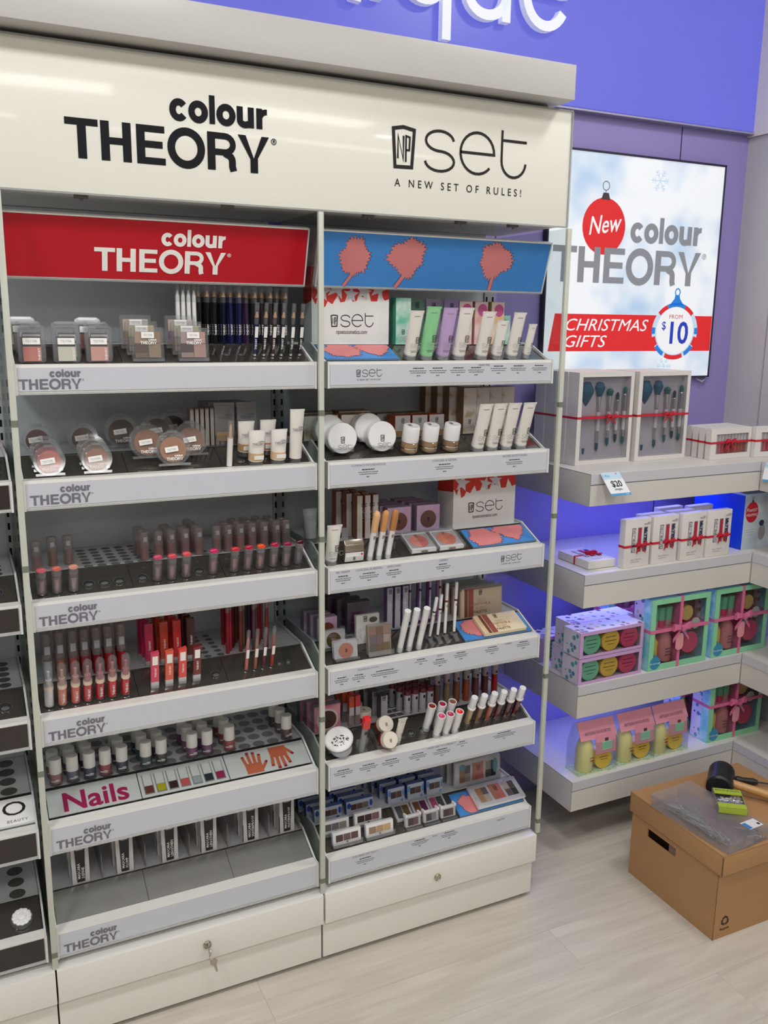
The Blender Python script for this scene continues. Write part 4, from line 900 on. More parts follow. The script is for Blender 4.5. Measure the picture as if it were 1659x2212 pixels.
# carrier bags with red stars
REDP = M('poppy_red_print', (206, 44, 34), .5)
def star(b, cx, cz, r, rot, y, n=5):
    b.poly([(cx + (r if k % 2 == 0 else r * .42) * math.cos(rot + math.pi * k / n), cz + (r if k % 2 == 0 else r * .42) * math.sin(rot + math.pi * k / n)) for k in range(2 * n)], y)
def carrier(x0, x1, y0, z0, h, depth, label):
    w = x1 - x0; t = thing('gift_carton', label, 'carton', (x0, y0, z0)); b_ = part('carton', MB().box(0, w, 0, depth, 0, h), CARD, t)
    z1 = h - .001; zz = .092
    pts = [(0, z1), (0, zz + .012), (w * .05, zz - .004), (w * .09, zz + .02), (w * .12, zz - .012), (w * .17, zz - .008), (w * .20, zz + .004), (w * .26, zz - .002), (w * .33, zz + .018), (w * .36, zz + .002), (w * .42, zz + .004), (w * .47, zz + .03), (w * .52, zz + .004), (w * .57, zz + .006), (w * .6, zz + .02), (w * .66, zz + .014), (w * .72, zz + .034), (w * .76, zz + .006), (w * .84, zz + .006), (w * .87, zz + .03), (w * .94, zz + .008), (w * .999, zz + .012), (w * .999, z1)]
    part('red_print', MB().add([(x, -.0004, z) for x, z in pts] + [(x, -.0004, z1) for x, z in pts], [(i, i + 1, len(pts) + i + 1, len(pts) + i) for i in range(len(pts) - 1)]), REDP, t, smooth=False)
    part('side_print', MB().add([(-.0004, 0, zz + .005), (-.0004, depth, zz - .005), (-.0004, depth, z1), (-.0004, 0, z1)], [(0, 3, 2, 1)]), REDP, t, smooth=False)
    r_ = random.Random(4)
    for cx, cz, rr in ((.13, .026, .024), (.32, .036, .030), (.50, .020, .020), (.66, .027, .021), (.86, .034, .024), (.22, .066, .02), (.45, .066, .018), (.60, .060, .016), (.76, .064, .02)):
        if zz + cz + rr < z1:
            s = MB(); star(s, min(max(cx * w, rr), w - rr), zz + cz, rr, math.pi / 2 + r_.uniform(-.3, .3), -.0008); part('star_print', s, M('star_grey', (206, 204, 210), .5), t, smooth=False)
    setlogo(t, BLACK, w * .235, -.0006, .040, w * .56); text('npsetcosmetics.com', w * .071, DARKTXT, t, (w * .51, -.0006, .0245), res=2, bold=.005, fit=w * .40)
    return t
carrier(.632, .824, .108, ZT[0] + DECKUP + .0005, .172, .05, 'white gift carton with red star border on the top shelf')
carrier(1.012, 1.198, .108, ZT[2] + DECKUP + .0005, .148, .08, 'white gift carton with red star border on the concealer shelf')
def artcard(i, x0, x1, trees, label, s0=.002, s1=.074):
    p = T(i, x0, 0); t = thing('art_panel', label, 'panel', (x0, p[1], p[2]), (ANG, 0, 0)); w = x1 - x0
    part('block', MB().box(0, w, s0, s1, 0, .004), M('clear_block', (90, 120, 150), .15), t); f = part('print', MB().box(.001, w - .001, s0 + .001, s1 - .001, .004, .0045), SKY, t)
    for cx, cz, rx, rz, sd in trees:
        for q, m, k in ((1.05, TREEO, .0047), (1., TREE, .0050)):
            pts = [(min(max(x, .002), w - .002), min(max(z, s0 + .002), s1 - .002)) for x, z in blob(cx, cz, rx * q, rz * q, sd)]
            o = part('tree_print', MB().poly(pts), m, f, smooth=False); o.rotation_euler = (-math.pi / 2, 0, 0); o.location = (0, 0, k)
    return t
artcard(1, .632, .812, [(.055, .045, .042, .034, 3), (.135, .052, .04, .03, 6)], 'blue sloped art panel with pink trees before the star carton on the top shelf')
artcard(3, 1.024, 1.212, [(.052, .034, .044, .036, 9), (.135, .052, .042, .032, 12)], 'blue sloped art panel with pink trees before the star carton on the concealer shelf')
artcard(4, 1.010, 1.212, [(.05, .045, .035, .034, 4)], 'blue sloped art panel under the contour palette')
artcard(6, 1.012, 1.212, [(.045, .03, .028, .03, 7)], 'blue sloped art panel under the large eye palette')

# top shelf stock
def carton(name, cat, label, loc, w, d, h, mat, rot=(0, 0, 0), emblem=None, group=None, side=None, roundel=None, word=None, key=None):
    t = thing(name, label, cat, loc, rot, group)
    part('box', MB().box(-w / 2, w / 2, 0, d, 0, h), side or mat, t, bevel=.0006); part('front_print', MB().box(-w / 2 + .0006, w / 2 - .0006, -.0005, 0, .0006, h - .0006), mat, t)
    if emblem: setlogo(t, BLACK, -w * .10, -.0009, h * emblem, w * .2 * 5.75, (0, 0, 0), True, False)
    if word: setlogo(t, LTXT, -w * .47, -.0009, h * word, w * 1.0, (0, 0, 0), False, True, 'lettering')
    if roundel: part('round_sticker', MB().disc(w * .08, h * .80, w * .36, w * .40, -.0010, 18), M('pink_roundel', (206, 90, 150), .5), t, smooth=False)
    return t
MINT = wavy('mint_cloud_print', (106, 196, 164), (228, 236, 230), 26); 
carton('serum_carton', 'carton', 'tall mint green cloud-printed carton beside the star carton', DK(1, .862, .108), .040, .03, .108, MINT, emblem=.22, word=.08, side=M('teal_card', (70, 150, 126), .5))
for k, (x, c, n) in enumerate(((.905, (84, 118, 106), 'dark green'), (.950, (136, 124, 150), 'grey-violet'), (1.0, (138, 122, 166), 'lilac'))):
    t = thing('tester_pouch', f'{n} foil pouch standing behind the tubes on the top shelf', 'pouch', DK(1, x, .125), group='foil pouches')
    part('pouch', MB().prism_x([(-.006, 0), (.006, 0), (.0035, .07), (.0012, .108), (-.0012, .108), (-.0035, .07)], -.02, .02), M('foil_%d' % c[0], c, .25, metal=.25), t); setlogo(t, BLACK, -.004, -.0042, .085, .055, (math.radians(-5), 0, 0), True, False); setlogo(t, DARKTXT, -.019, -.0052, .07, .042, (math.radians(-5), 0, 0), False, True, 'lettering')
for k, (x, c, n) in enumerate(((1.045, (226, 170, 170), 'pale pink'), (1.09, (232, 176, 164), 'salmon'), (1.138, (238, 196, 140), 'apricot'))):
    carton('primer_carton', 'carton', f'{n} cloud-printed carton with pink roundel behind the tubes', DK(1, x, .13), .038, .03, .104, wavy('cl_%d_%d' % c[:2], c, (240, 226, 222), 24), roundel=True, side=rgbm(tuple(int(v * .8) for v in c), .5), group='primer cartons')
carton('primer_carton', 'carton', 'short mint carton peeking out behind the tall right-hand tube', DK(1, 1.165, .135), .03, .03, .072, MINT, emblem=.72, side=M('teal_card', (70, 150, 126)))

# shelf 2: white compacts, jars, cartons
PORC = M('porcelain_white', (228, 227, 228), .22, coat=.4, var=.01)
@template
def white_compact(key):
    t = thing('white_compact', '', 'compact'); R_ = .0345
    part('shell', MB().lathe([(R_ * .95, -.0125), (R_, -.0105), (R_, .004), (R_ * .985, .0045), (R_ * .985, .0075), (R_, .008), (R_, .020), (R_ * .95, .022)], 32, (0, 0, R_ - .004), 'y'), PORC, t)
    part('seam', MB().lathe([(R_ * .99, .0046), (R_ * .99, .0074)], 32, (0, 0, R_ - .004), 'y'), M('seam_grey', (150, 150, 165), .4), t)
    part('cradle', MB().box(-.022, .022, -.016, -.013, 0, .009).box(-.025, -.022, -.016, -.004, 0, .012).box(.022, .025, -.016, -.004, 0, .012), CLEAR2, t)
    setlogo(t, BLACK, -.005, -.0130, .0190, .0105 * 5.75, (0, 0, 0), True, False); setlogo(t, DARKTXT, -.021, -.0130, .005, .042, (0, 0, 0), False, True, 'lettering'); return t
for k, (x, s, lab) in enumerate(((.676, .018, 'round white compact in front, left-hand pair'), (.660, .057, 'round white compact behind, left-hand pair'), (.775, .018, 'round white compact in front, right-hand pair'), (.758, .057, 'round white compact behind, right-hand pair'))):
    put(white_compact('a'), T(2, x, s + .004, .008), (math.radians(-4), 0, math.radians(-4)), lab, 'round white compacts', None)
@template
def jar(key):
    t = thing('foundation_jar', '', 'jar')
    part('glass', MB().lathe([(.0200, 0), (.0215, .002), (.0215, .024), (.019, .026)], 24), clear('jar_glass', (232, 226, 216), body=.12, body_rgb=(210, 190, 160), refl=1.5), t); part('cream', MB().lathe([(.0185, .003), (.0195, .005), (.0195, .024)], 24), col('jar_cream', (192, 154, 112)), t)
    part('lid', MB().lathe([(.0200, .026), (.0205, .028), (.0195, .062), (.0185, .0635)], 24), PORC, t); part('silver_ring', MB().lathe([(.0217, .011), (.0221, .011), (.0221, .0128), (.0217, .0128)], 24, caps=False), CHROME, t)
    o = setlogo(t, BLACK, -.008, -.004, .0639, .0085 * 5.75, (-math.pi / 2, 0, 0), True, False); setlogo(t, LTXT, -.009, -.012, .0639, .025, (-math.pi / 2, 0, 0), False, True, 'lettering'); setlogo(t, BLACK, .002, -.0217, .008, .006 * 5.75, (0, 0, .1), True, False); return t
for k, (x, c_) in enumerate(((.848, (196, 162, 116)), (.900, (180, 144, 102)), (.958, (160, 120, 84)))):
    put(jar('a'), T(2, x, .020), (math.radians(14), 0, 0), ['left one of the three white-lidded foundation jars', 'middle one of the three white-lidded foundation jars', 'right one of the three white-lidded foundation jars'][k], 'foundation jars', {'cream': rgbm(c_)})
TAN = M('tan_card', (134, 104, 74), .5); TANP = wavy('tan_tree_print', (196, 174, 140), (224, 216, 208), 30, mid=.42, soft=.06)
for k, (x, y, lab) in enumerate(((.655, .112, 'wide tan-sided carton left of the divider post'), (.748, .112, 'wide tan-sided carton behind the right-hand compacts'), (.672, .185, 'wide tan carton at the back left'), (.775, .19, 'wide tan carton at the back middle'), (.705, .165, 'narrow grey-tan carton wedged between the wide ones'))):
    carton('compact_carton', 'carton', lab, DK(2, x, y), .085 if k < 4 else .03, .045, .058 if k < 4 else .05, TANP, emblem=.3 if k == 1 else None, side=TAN, group='wide tan compact cartons')
RUST = M('rust_card', (168, 70, 26), .45)
for k in range(6):
    x = .872 + (k % 3) * .047 - (k // 3) * .022; y = .122 + (k // 3) * .055
    o = carton('jar_carton', 'carton', f'small cube carton with rust side, {["left", "middle", "right"][k % 3]} of the {["front", "back"][k // 3]} three', DK(2, x, y), .042, .044, .050, M('cube_white', (206, 202, 204), .5), emblem=.62, word=.32, side=RUST if k < 3 else TAN, group='small cube jar cartons')
    part('gold_base', MB().box(-.0205, .0205, -.0008, -.0004, .001, .013), M('soft_gold', (176, 144, 84), .4, metal=.3), o)
for k, (x, y) in enumerate(((1.052, .108), (1.092, .112), (1.132, .116), (1.172, .12), (1.035, .15), (1.02, .185), (1.005, .22))):
    carton('tall_foundation_carton', 'carton', ['tall tan-sided carton at the front left of the tall row', 'tall carton second in the front row of tall cartons', 'tall carton third in the front row of tall cartons', 'tall carton at the right end of the front row', 'tall carton second back in the left file', 'tall carton third back in the left file', 'tall carton furthest back in the left file'][k], DK(2, x, y), .038, .032, .114, TANP, emblem=.22 if k == 0 else None, word=.06 if k == 0 else None, side=TAN, group='tall tan foundation cartons')

# shelf 3
t = thing('pressed_powder_tester', 'silver rectangular powder tester with a red dot, beside the short cream tube', 'tester', T(3, .702, .012), (LEAN * .6, 0, 0))
part('case', MB().box(-.024, .024, -.010, .010, 0, .024), M('brushed_silver', (206, 204, 200), .15, metal=.9), t, bevel=.002); part('lid', MB().prism_x([(-.010, .024), (.010, .024), (.013, .046), (.004, .050), (-.006, .040)], -.024, .024), M('taupe_silver', (150, 140, 126), .25, metal=.6), t, bevel=.002)
part('white_band', MB().box(-.022, .022, -.0107, -.010, .013, .023), PORC, t); part('red_dot', MB().lathe([(.0026, -.0116), (.0026, -.0107)], 12, (.018, 0, .018), 'y'), REDP, t); setlogo(t, DARKTXT, -.003, -.0110, .003, .006 * 5.75, (0, 0, 0), True, False)
t = thing('stock_powder', 'translucent white powder case standing behind the silver tester', 'compact', DK(3, .708, .108)); part('case', MB().rbox(-.014, .014, 0, .012, 0, .03, .003), clear('frost', (220, 215, 212), body=.5), t); part('dark_pan', MB().box(-.008, -.003, -.001, 0, .008, .02), DARKTXT, t)
t = thing('stock_cream_tube', 'grey cream tube seen dimly through the divider on the concealer shelf', 'tube', DK(3, .632, .125)); part('body', tube_body(.036, .082, .0145, .012), M('dim_tube', (196, 196, 200), .35), t); part('cap', MB().lathe([(.0135, 0), (.0135, .012)], 16), CLEAR2, t); setlogo(t, LTXT, -.018, -.0115, .055, .036, (math.radians(-9), 0, 0), False, True, 'lettering')
@template
def concealer(key):
    t = thing('concealer_stick', '', 'concealer')
    part('barrel', MB().lathe([(.0068, -.003), (.0074, .076)], 14), PORC, t); part('tip', MB().lathe([(.0080, .076), (.0084, .088), (.0084, .118), (.0072, .1245), (.004, .128)], 14), col('skin_tip', (226, 178, 130), .3), t)
    part('holder', MB().lathe([(.0078, -.004), (.0090, -.004), (.0090, .010), (.0078, .010), (.0078, -.004)], 14, caps=False), CLEAR2, t)
    setlogo(t, BLACK, -.003, -.0078, .058, .006 * 5.75, (0, 0, 0), True, False); setlogo(t, LTXT, .004, -.0078, .052, .028, (0, math.pi / 2, 0), False, True, 'lettering'); return t
for k, (x, c_) in enumerate(((.744, (226, 178, 128)), (.767, (206, 150, 92)), (.791, (186, 128, 74)))):
    put(concealer('a'), T(3, x, .008), (LEAN * 1.05, 0, 0), ['fair', 'medium', 'dark'][k] + ' concealer stick with rounded skin-tone cap', 'concealer sticks', {'tip': rgbm(c_, .3)})
BRW = M('brown_card', (150, 92, 62), .5)
for k in range(9):
    c, r = k % 3, k // 3; x = .752 + c * .021 - r * .013; y = .106 + r * .034
    o = carton('concealer_carton', 'carton', f'tall slim white carton with brown side, {["left", "middle", "right"][c]} file, ' + ['front', 'second back', 'third back'][r], DK(3, x, y), .015, .026, .107, M('slim_white', (214, 206, 202), .45), side=BRW, group='tall slim concealer cartons')
    setlogo(o, BLACK, .0045, -.001, .088, .012 * 5.75 * .8, (0, math.pi / 2, 0), True, False); setlogo(o, LTXT, .0055, -.001, .088, .045, (0, math.pi / 2, 0), False, True, 'lettering')
LIL = wavy('lilac_card_print', (206, 186, 214), (196, 150, 190), 18)
def blushbox(name, label, loc, w, d, h, c_, group, body=None, r=None):
    o = carton(name, 'carton', label, loc, w, d, h, body or LIL, side=M('violet_grey_card', (150, 132, 154), .5), group=group)
    part('blush_window', MB().lathe([(r or w * .34, -.0012), (r or w * .34, -.0006)], 20, (0, 0, h * .45), 'y'), rgbm(c_, .45), o); part('pan_emblem', MB().box(-.003, .003, -.0016, -.0012, h * .45 - .005, h * .45 + .005), DARKTXT, o); return o
for c in range(2):
    for r in range(4): blushbox('blush_carton', f'lilac carton with round brown blush window, {["left", "right"][c]} file, ' + ['front', 'second back', 'third back', 'last'][r], DK(3, .868 + c * .082 - r * .006, .125 + r * .03), .066, .024, .066, [(116, 72, 62), (110, 74, 66)][c], 'lilac blush cartons')
@template
def blush_square(key):
    t = thing('blush_palette', '', 'compact')
    part('base', MB().box(-.034, .034, -.034, .034, 0, .010), PORC, t, bevel=.0015); part('cover', MB().box(-.036, .036, -.036, .036, .010, .015).box(-.036, -.034, -.036, .036, 0, .010).box(.034, .036, -.036, .036, 0, .01), CLEAR2, t)
    a = MB(); b = MB(); R_ = .0245
    a.add([(R_ * math.cos(math.pi / 2 + math.pi * k / 14), R_ * math.sin(math.pi / 2 + math.pi * k / 14), .0104) for k in range(15)], [tuple(range(15))]); b.add([(R_ * math.cos(-math.pi / 2 + math.pi * k / 14), R_ * math.sin(-math.pi / 2 + math.pi * k / 14), .0104) for k in range(15)], [tuple(range(15))])
    part('light_pan', a, col('lp', (222, 130, 112), .5), t, smooth=False); part('dark_pan', b, col('dp', (190, 88, 80), .5), t, smooth=False)
    setlogo(t, BLACK, -.004, .014, .0108, .008 * 5.75, (-math.pi / 2, 0, 0), True, False); setlogo(t, rgbm((150, 70, 66)), -.014, -.004, .0108, .028, (-math.pi / 2, 0, 0), False, True, 'lettering')
    part('clasp', MB().box(-.009, .009, -.0366, -.036, .004, .008), M('clasp_brown', (110, 90, 76), .4), t); part('hinge', MB().box(-.026, -.016, .034, .039, .008, .018).box(.016, .026, .034, .039, .008, .018), CLEAR2, t); return t
for k, (x, a_, b_) in enumerate(((.888, (222, 130, 112), (190, 88, 80)), (.965, (214, 116, 82), (196, 96, 66)))):
    put(blush_square('a'), T(3, x, .040, .001), (ANG, 0, 0), ['rosy', 'apricot'][k] + ' two-tone blush palette lying on the sloped tray', 'two-tone blush palettes', {'light_pan': rgbm(a_, .5), 'dark_pan': rgbm(b_, .5)})

# shelf 4
@template
def duo_square(key):
    t = thing('highlighter_compact', '', 'compact')
    part('case', MB().rbox(-.030, .030, -.006, .006, .004, .046, .002), PORC, t); part('pan', MB().lathe([(.0185, -.0075), (.0185, -.006)], 22, (0, 0, .022), 'y'), col('hp', (212, 144, 122), .35), t)
    part('hinge_bar', MB().box(-.021, .021, -.007, .007, .045, .049).box(-.030, -.023, -.008, .008, .044, .052).box(.023, .030, -.008, .008, .044, .052), CLEAR2, t)
    part('cover', MB().rbox(-.031, .031, -.0105, -.0090, .002, .047, .002), FILM, t); part('stand', MB().box(-.031, .031, -.018, .008, 0, .0035), CLEAR2, t); part('emblem_mark', MB().box(-.002, .003, -.0084, -.0076, .018, .026), rgbm((150, 84, 74)), t); return t
put(duo_square('a'), T(4, .685, .012), (math.radians(-8), 0, 0), 'small white highlighter compact with peach pan, front of two', 'white highlighter compacts', {'pan': rgbm((214, 146, 124), .35)})
put(duo_square('a'), T(4, .669, .052), (math.radians(-8), 0, 0), 'small white highlighter compact with olive-brown pan, behind the peach one', 'white highlighter compacts', {'pan': rgbm((110, 84, 44), .35)})
t = thing('nine_pan_palette', 'clear-lidded palette of nine brown and grey eyeshadows', 'palette', T(4, .773, .010), (math.radians(-6), 0, 0))
part('case', MB().rbox(-.030, .030, -.007, .007, 0, .075, .003), M('champagne_case', (186, 176, 160), .2, metal=.4), t); part('cover', MB().rbox(-.030, .030, -.012, -.0095, 0, .075, .003), FILM, t)
NC = [(176, 140, 124), (150, 116, 104), (190, 150, 134), (138, 126, 128), (150, 124, 120), (206, 182, 172), (122, 120, 108), (140, 116, 80), (150, 128, 92)]
for k in range(9): part('pan', MB().box(-.0265 + (k % 3) * .018, -.0105 + (k % 3) * .018, -.0083, -.007, .051 - (k // 3) * .021, .070 - (k // 3) * .021), rgbm(NC[k], .45), t)
part('front_clip', MB().box(-.034, .034, -.016, -.013, 0, .012), CLEAR2, t)
t = carton('palette_sleeve', 'carton', 'plain white slip-case standing behind the nine-pan palette', T(4, .762, .052), .062, .012, .072, M('sleeve_white', (216, 213, 210), .4), (math.radians(-4), 0, 0), side=M('sleeve_white', (216, 213, 210)))
setlogo(t, BLACK, -.012, -.001, .055, .010 * 5.75, (0, 0, 0), True, False); part('dark_disc_print', MB().disc(.014, .058, .011, .007, -.001), rgbm((96, 86, 74)), t, smooth=False); setlogo(t, LTXT, -.029, -.001, .048, .04, (0, math.pi / 2, 0), False, True, 'lettering')
@template
def white_mascara(key):
    t = thing('white_mascara', '', 'mascara')
    part('barrel', MB().lathe([(.0070, -.003), (.0078, .060)], 16), PORC, t); part('cap', MB().lathe([(.0082, .0605), (.0082, .122), (.0078, .1225)], 16), PORC, t); part('holder', MB().lathe([(.0085, -.004), (.0098, -.004), (.0098, .014), (.0085, .014), (.0085, -.004)], 16, caps=False), CLEAR2, t)
    setlogo(t, BLACK, .006, -.0078, .016, .0075 * 5.75, (0, math.pi / 2 * 0, 0), True, False); setlogo(t, DARKTXT, .004, -.0082, .046, .024, (0, math.pi / 2, 0), False, True, 'lettering'); return t
for k, x in enumerate((.828, .853, .880)): put(white_mascara('a'), T(4, x, .010), (LEAN * 1.1, 0, 0), f'{["left", "middle", "right"][k]} one of three thick white mascara tubes', 'white mascara tubes')
@template
def white_liner(key):
    t = thing('white_eyeliner', '', 'eyeliner')
    part('barrel', MB().lathe([(.0036, .008), (.0040, .030), (.0040, .088)], 10), PORC, t); part('colour_ring', MB().lathe([(.0042, .088), (.0042, .093)], 10), col('ring', (96, 40, 28)), t); part('cap', MB().lathe([(.0043, .093), (.0043, .134), (.0038, .136)], 10), PORC, t)
    part('tip', MB().lathe([(.0012, 0), (.0034, .010)], 8), col('ring', (96, 40, 28)), t); setlogo(t, BLACK, -.002, -.0044, .076, .004 * 5.75, (0, 0, 0), True, False)
    part('clear_stand', MB().prism_x([(-.004, -.001), (.010, -.001), (.010, .003), (-.004, .003)], -.009, .009).prism_x([(-.022, -.012), (-.004, -.001), (-.004, .002), (-.024, -.010)], -.006, .006), CLEAR2, t); return t
for k, (x, rx, rz, sc_) in enumerate(((.921, 16, 0, .88), (.944, 8, 0, .86), (.965, 3, 0, 1.03), (.992, 3, -.02, 1.03))):
    put(white_liner('a'), T(4, x, .032, .004), (math.radians(rx), 0, rz), f'slim white eyeliner, {ORD[k]} from the left beside the contour palette', 'slim white eyeliners', {'colour_ring': rgbm([(30, 26, 28), (30, 26, 28), (120, 50, 30), (100, 50, 36)][k])}, scale=(1, 1, sc_))
CREAMC = M('cream_card', (222, 206, 172), .45, var=.02)
def contour(t, w, h):
    part('pale_stripe', MB().rect(-w / 2 + .004, -w / 2 + .011, 0, h, -.0006), rgbm((222, 190, 156)), t, smooth=False); part('brown_stripe', MB().rect(-w / 2 + .013, -w / 2 + .022, 0, h, -.0006), rgbm((110, 70, 50)), t, smooth=False); part('rose_stripe', MB().rect(-w / 2 + .024, -w / 2 + .040, 0, h, -.0006), rgbm((150, 76, 66)), t, smooth=False)
    setlogo(t, BLACK, -w * .06, -.0008, h * .74, .010 * 5.75, (0, 0, 0), True, False); setlogo(t, rgbm((176, 150, 120)), -w * .16, -.0008, h * .50, .034, (0, 0, 0), False, True, 'lettering')
    for q, (s_, c_) in enumerate((('CONTOUR &', (176, 120, 96)), ('BLUSH', (196, 160, 130)), ('PALETTE', (110, 76, 60)))): text(s_, .0105, rgbm(c_), t, (-w * .02, -.0009, h * (.38 - .14 * q)), res=1, bold=.01)
t = thing('contour_palette', 'flat cream contour palette with brown stripes lying on the blue art panel', 'palette', T(4, 1.134, .004, .0060), (ANG - math.pi / 2, 0, math.radians(-1)))
part('box', MB().box(-.064, .064, 0, .010, 0, .068), CREAMC, t, bevel=.0006, loc=(0, 0, 0)); contour(t, .128, .068)
t.rotation_euler = (ANG - math.pi / 2, 0, 0); t.location = T(4, 1.130, .003, .0165)
for r in range(4):
    t = thing('stock_contour_palette', ['front', 'second', 'third', 'last'][r] + ' of the upright contour palettes queued on the rear deck', 'palette', DK(4, 1.108 - r * .008, .110 + r * .024), (math.radians(-3), 0, 0), 'upright contour palettes')
    part('box', MB().box(-.064, .064, 0, .010, 0, .076), rgbm((196, 178, 156), .45), t); contour(t, .128, .076); part('clear_sleeve', MB().box(-.065, .065, .0, .012, .072, .082), clear('sleeve_clear', body=.15), t)
for r in range(3): blushbox('highlighter_carton', ['front', 'second', 'back'][r] + ' lilac highlighter carton behind the left-hand compacts', DK(4, .668 - r * .006, .108 + r * .03), .052, .022, .056, (128, 64, 46), 'lilac highlighter cartons')
for r in range(3):
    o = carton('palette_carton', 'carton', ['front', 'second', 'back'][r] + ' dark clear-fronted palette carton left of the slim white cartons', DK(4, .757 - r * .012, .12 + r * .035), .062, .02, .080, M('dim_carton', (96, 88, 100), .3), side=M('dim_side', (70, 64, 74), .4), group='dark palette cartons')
    part('pan_print', MB().rect(-.02, .006, .03, .055, -.001).rect(-.022, .0, .005, .026, -.0011), rgbm((92, 52, 84)), o, smooth=False)
for k in range(3):
    o = carton('mascara_box', 'carton', f'slim white mascara box with lilac edge, {ORD[k]} from the left on the rear deck', DK(4, .838 + k * .022, .110), .016, .018, .108, M('mascara_box_white', (196, 194, 204), .45), side=M('violet_edge', (120, 90, 150), .4), group='slim white mascara boxes'); setlogo(o, BLACK, -.004, -.001, .092, .009 * 5.75, (0, 0, 0), True, False); setlogo(o, DARKTXT, .004, -.001, .084, .04, (0, math.pi / 2, 0), False, True, 'lettering')
for k in range(8):
    c_ = [(20, 84, 100), (96, 70, 120), (84, 40, 110), (90, 50, 120), (80, 30, 96), (120, 70, 140), (150, 90, 150), (170, 130, 170)][k]
    t = thing('brow_pencil_pack', f'purple and teal pencil blister pack, {ORD[k]} from the left behind the eyeliners', 'pencil', DK(4, .897 + k * .0145, .118 + (k % 2) * .03), group='purple pencil packs'); part('pack', MB().box(-.0062, .0062, 0, .004, 0, .135), rgbm(c_, .3), t); part('pencil', cyl(.0028, .01, .12, 8), M('pack_white', (190, 186, 200), .4), t, loc=(.001, -.001, 0)); part('ring', cyl(.0031, .088, .094, 8), rgbm((40, 40, 50)), t, loc=(.001, -.001, 0))

# shelf 5
t = thing('patterned_compact', 'oval white compact with black speckled pattern on a clear stand', 'compact', T(5, .672, .026, .010), (math.radians(12), math.radians(-8), 0))
part('stand', MB().box(-.030, .030, -.012, .010, 0, .006).box(-.030, .030, .006, .010, 0, .025), CLEAR2, t)
part('shell', MB().lathe([(.026, -.006), (.029, -.004), (.029, .004), (.026, .006)], 30, (0, 0, 0), 'y'), PORC, t, loc=(0, -.002, .024), rot=(math.radians(-48), 0, 0)); sh = kids(t)[-1]; sh.scale = (1.25, 1, 1.05)
b = MB(); r_ = random.Random(5)
for k in range(46): a = r_.uniform(0, 6.28); q = r_.uniform(0, 1) ** .5; b.disc(.018 * q * math.cos(a), -.004 + .011 * q * math.sin(a), r_.uniform(.0006, .0022), r_.uniform(.0006, .0018), -.0064, 6)
part('speckle_print', b, BLACK, sh, smooth=False)
part('mirror_lid', MB().lathe([(.026, -.002), (.028, 0), (.026, .002)], 26, (0, 0, 0), 'y'), clear('mirror_clear', (210, 214, 218), body=.3), t, loc=(0, -.012, .008), rot=(math.radians(-66), 0, 0))
t = thing('red_capped_gloss', 'clear lip gloss tester with bright red square cap', 'lip gloss', T(5, .729, .012), (LEAN, 0, 0))
part('tube', MB().lathe([(.0072, -.002), (.0078, .070)], 12), clear('gloss_clear', (225, 225, 228), body=.3), t); part('cap', MB().box(-.0085, .0085, -.0085, .0085, .070, .102), M('scarlet_cap', (222, 40, 44), .2, coat=.5), t, bevel=.003); part('stand', MB().box(-.016, .016, .002, .006, .004, .03).box(-.012, .012, -.012, .006, -.002, .004), CLEAR2, t); part('mini_label', MB().box(-.004, .004, -.0090, -.0080, .055, .064), DARKTXT, t)
@template
def tint_jar(key):
    t = thing('cheek_tint_jar', '', 'jar'); part('glass', MB().lathe([(.0185, 0), (.020, .002), (.020, .014)], 24), M('deep_red_glass', (150, 18, 26), .1, coat=.8), t); part('lid', MB().lathe([(.0205, .014), (.0205, .028), (.0195, .0295)], 24), M('ivory_lid', (226, 218, 204), .35), t); setlogo(t, BLACK, -.003, -.006, .0298, .006 * 5.75, (-math.pi / 2, 0, 0), True, False); return t
put(tint_jar('a'), T(5, .788, .010, .021), (math.radians(68), 0, math.radians(4)), 'ivory-lidded red tint jar tipped forward, lower of two', 'ivory-lidded red tint jars')
put(tint_jar('a'), T(5, .798, .056, .019), (math.radians(58), 0, math.radians(4)), 'ivory-lidded red tint jar tipped back, upper of two', 'ivory-lidded red tint jars')
t = thing('jar_cradle', 'clear acrylic cradle holding the two red tint jars', 'stand', T(5, .793, .003, .0015), (ANG, 0, 0)); part('walls', MB().box(-.026, -.024, -.001, .07, .0, .016).box(.024, .026, -.001, .07, 0, .016).box(-.026, .026, -.003, -.001, 0, .010), CLEAR2, t)
holes(NS[4], 5, .6253, [(.874, .030), (.907, .031)], .0105, M('silver_hole', (44, 44, 46), .3), True, True)
@template
def white_lipstick(key):
    t = thing('white_lipstick', '', 'lipstick'); part('tube', MB().lathe([(.0098, -.003), (.0108, .068), (.0108, .070), (.0088, .070), (.0088, .062)], 18, caps=False), PORC, t); part('shade', MB().lathe([(.0087, .060), (.0087, .0675), (.0040, .0655)], 18), col('ls', (160, 20, 30), .3), t); part('holder', MB().lathe([(.0112, -.004), (.0122, -.004), (.0122, .010), (.0112, .010), (.0112, -.004)], 18, caps=False), CLEAR2, t)
    setlogo(t, BLACK, .001, -.0106, .010, .008 * 5.75, (0, 0, 0), True, False); return t
WL = [(.918, .032, (140, 20, 26), 'dark red, back left'), (.948, .032, (150, 20, 50), 'wine, back middle'), (.978, .033, (140, 76, 56), 'brown, back right'), (.935, .006, (206, 60, 110), 'pink, front left'), (.961, .006, (176, 36, 70), 'raspberry, front middle'), (.989, .008, (220, 34, 26), 'scarlet, front right')]
for k, (x, s, c_, n) in enumerate(WL): put(white_lipstick('a'), T(5, x, s), (LEAN * 1.2, 0, 0), f'open white lipstick tube showing {n} of six', 'open white lipsticks', {'shade': rgbm(c_, .3)}, scale=(1, 1, 1.18 if k < 3 else 1))
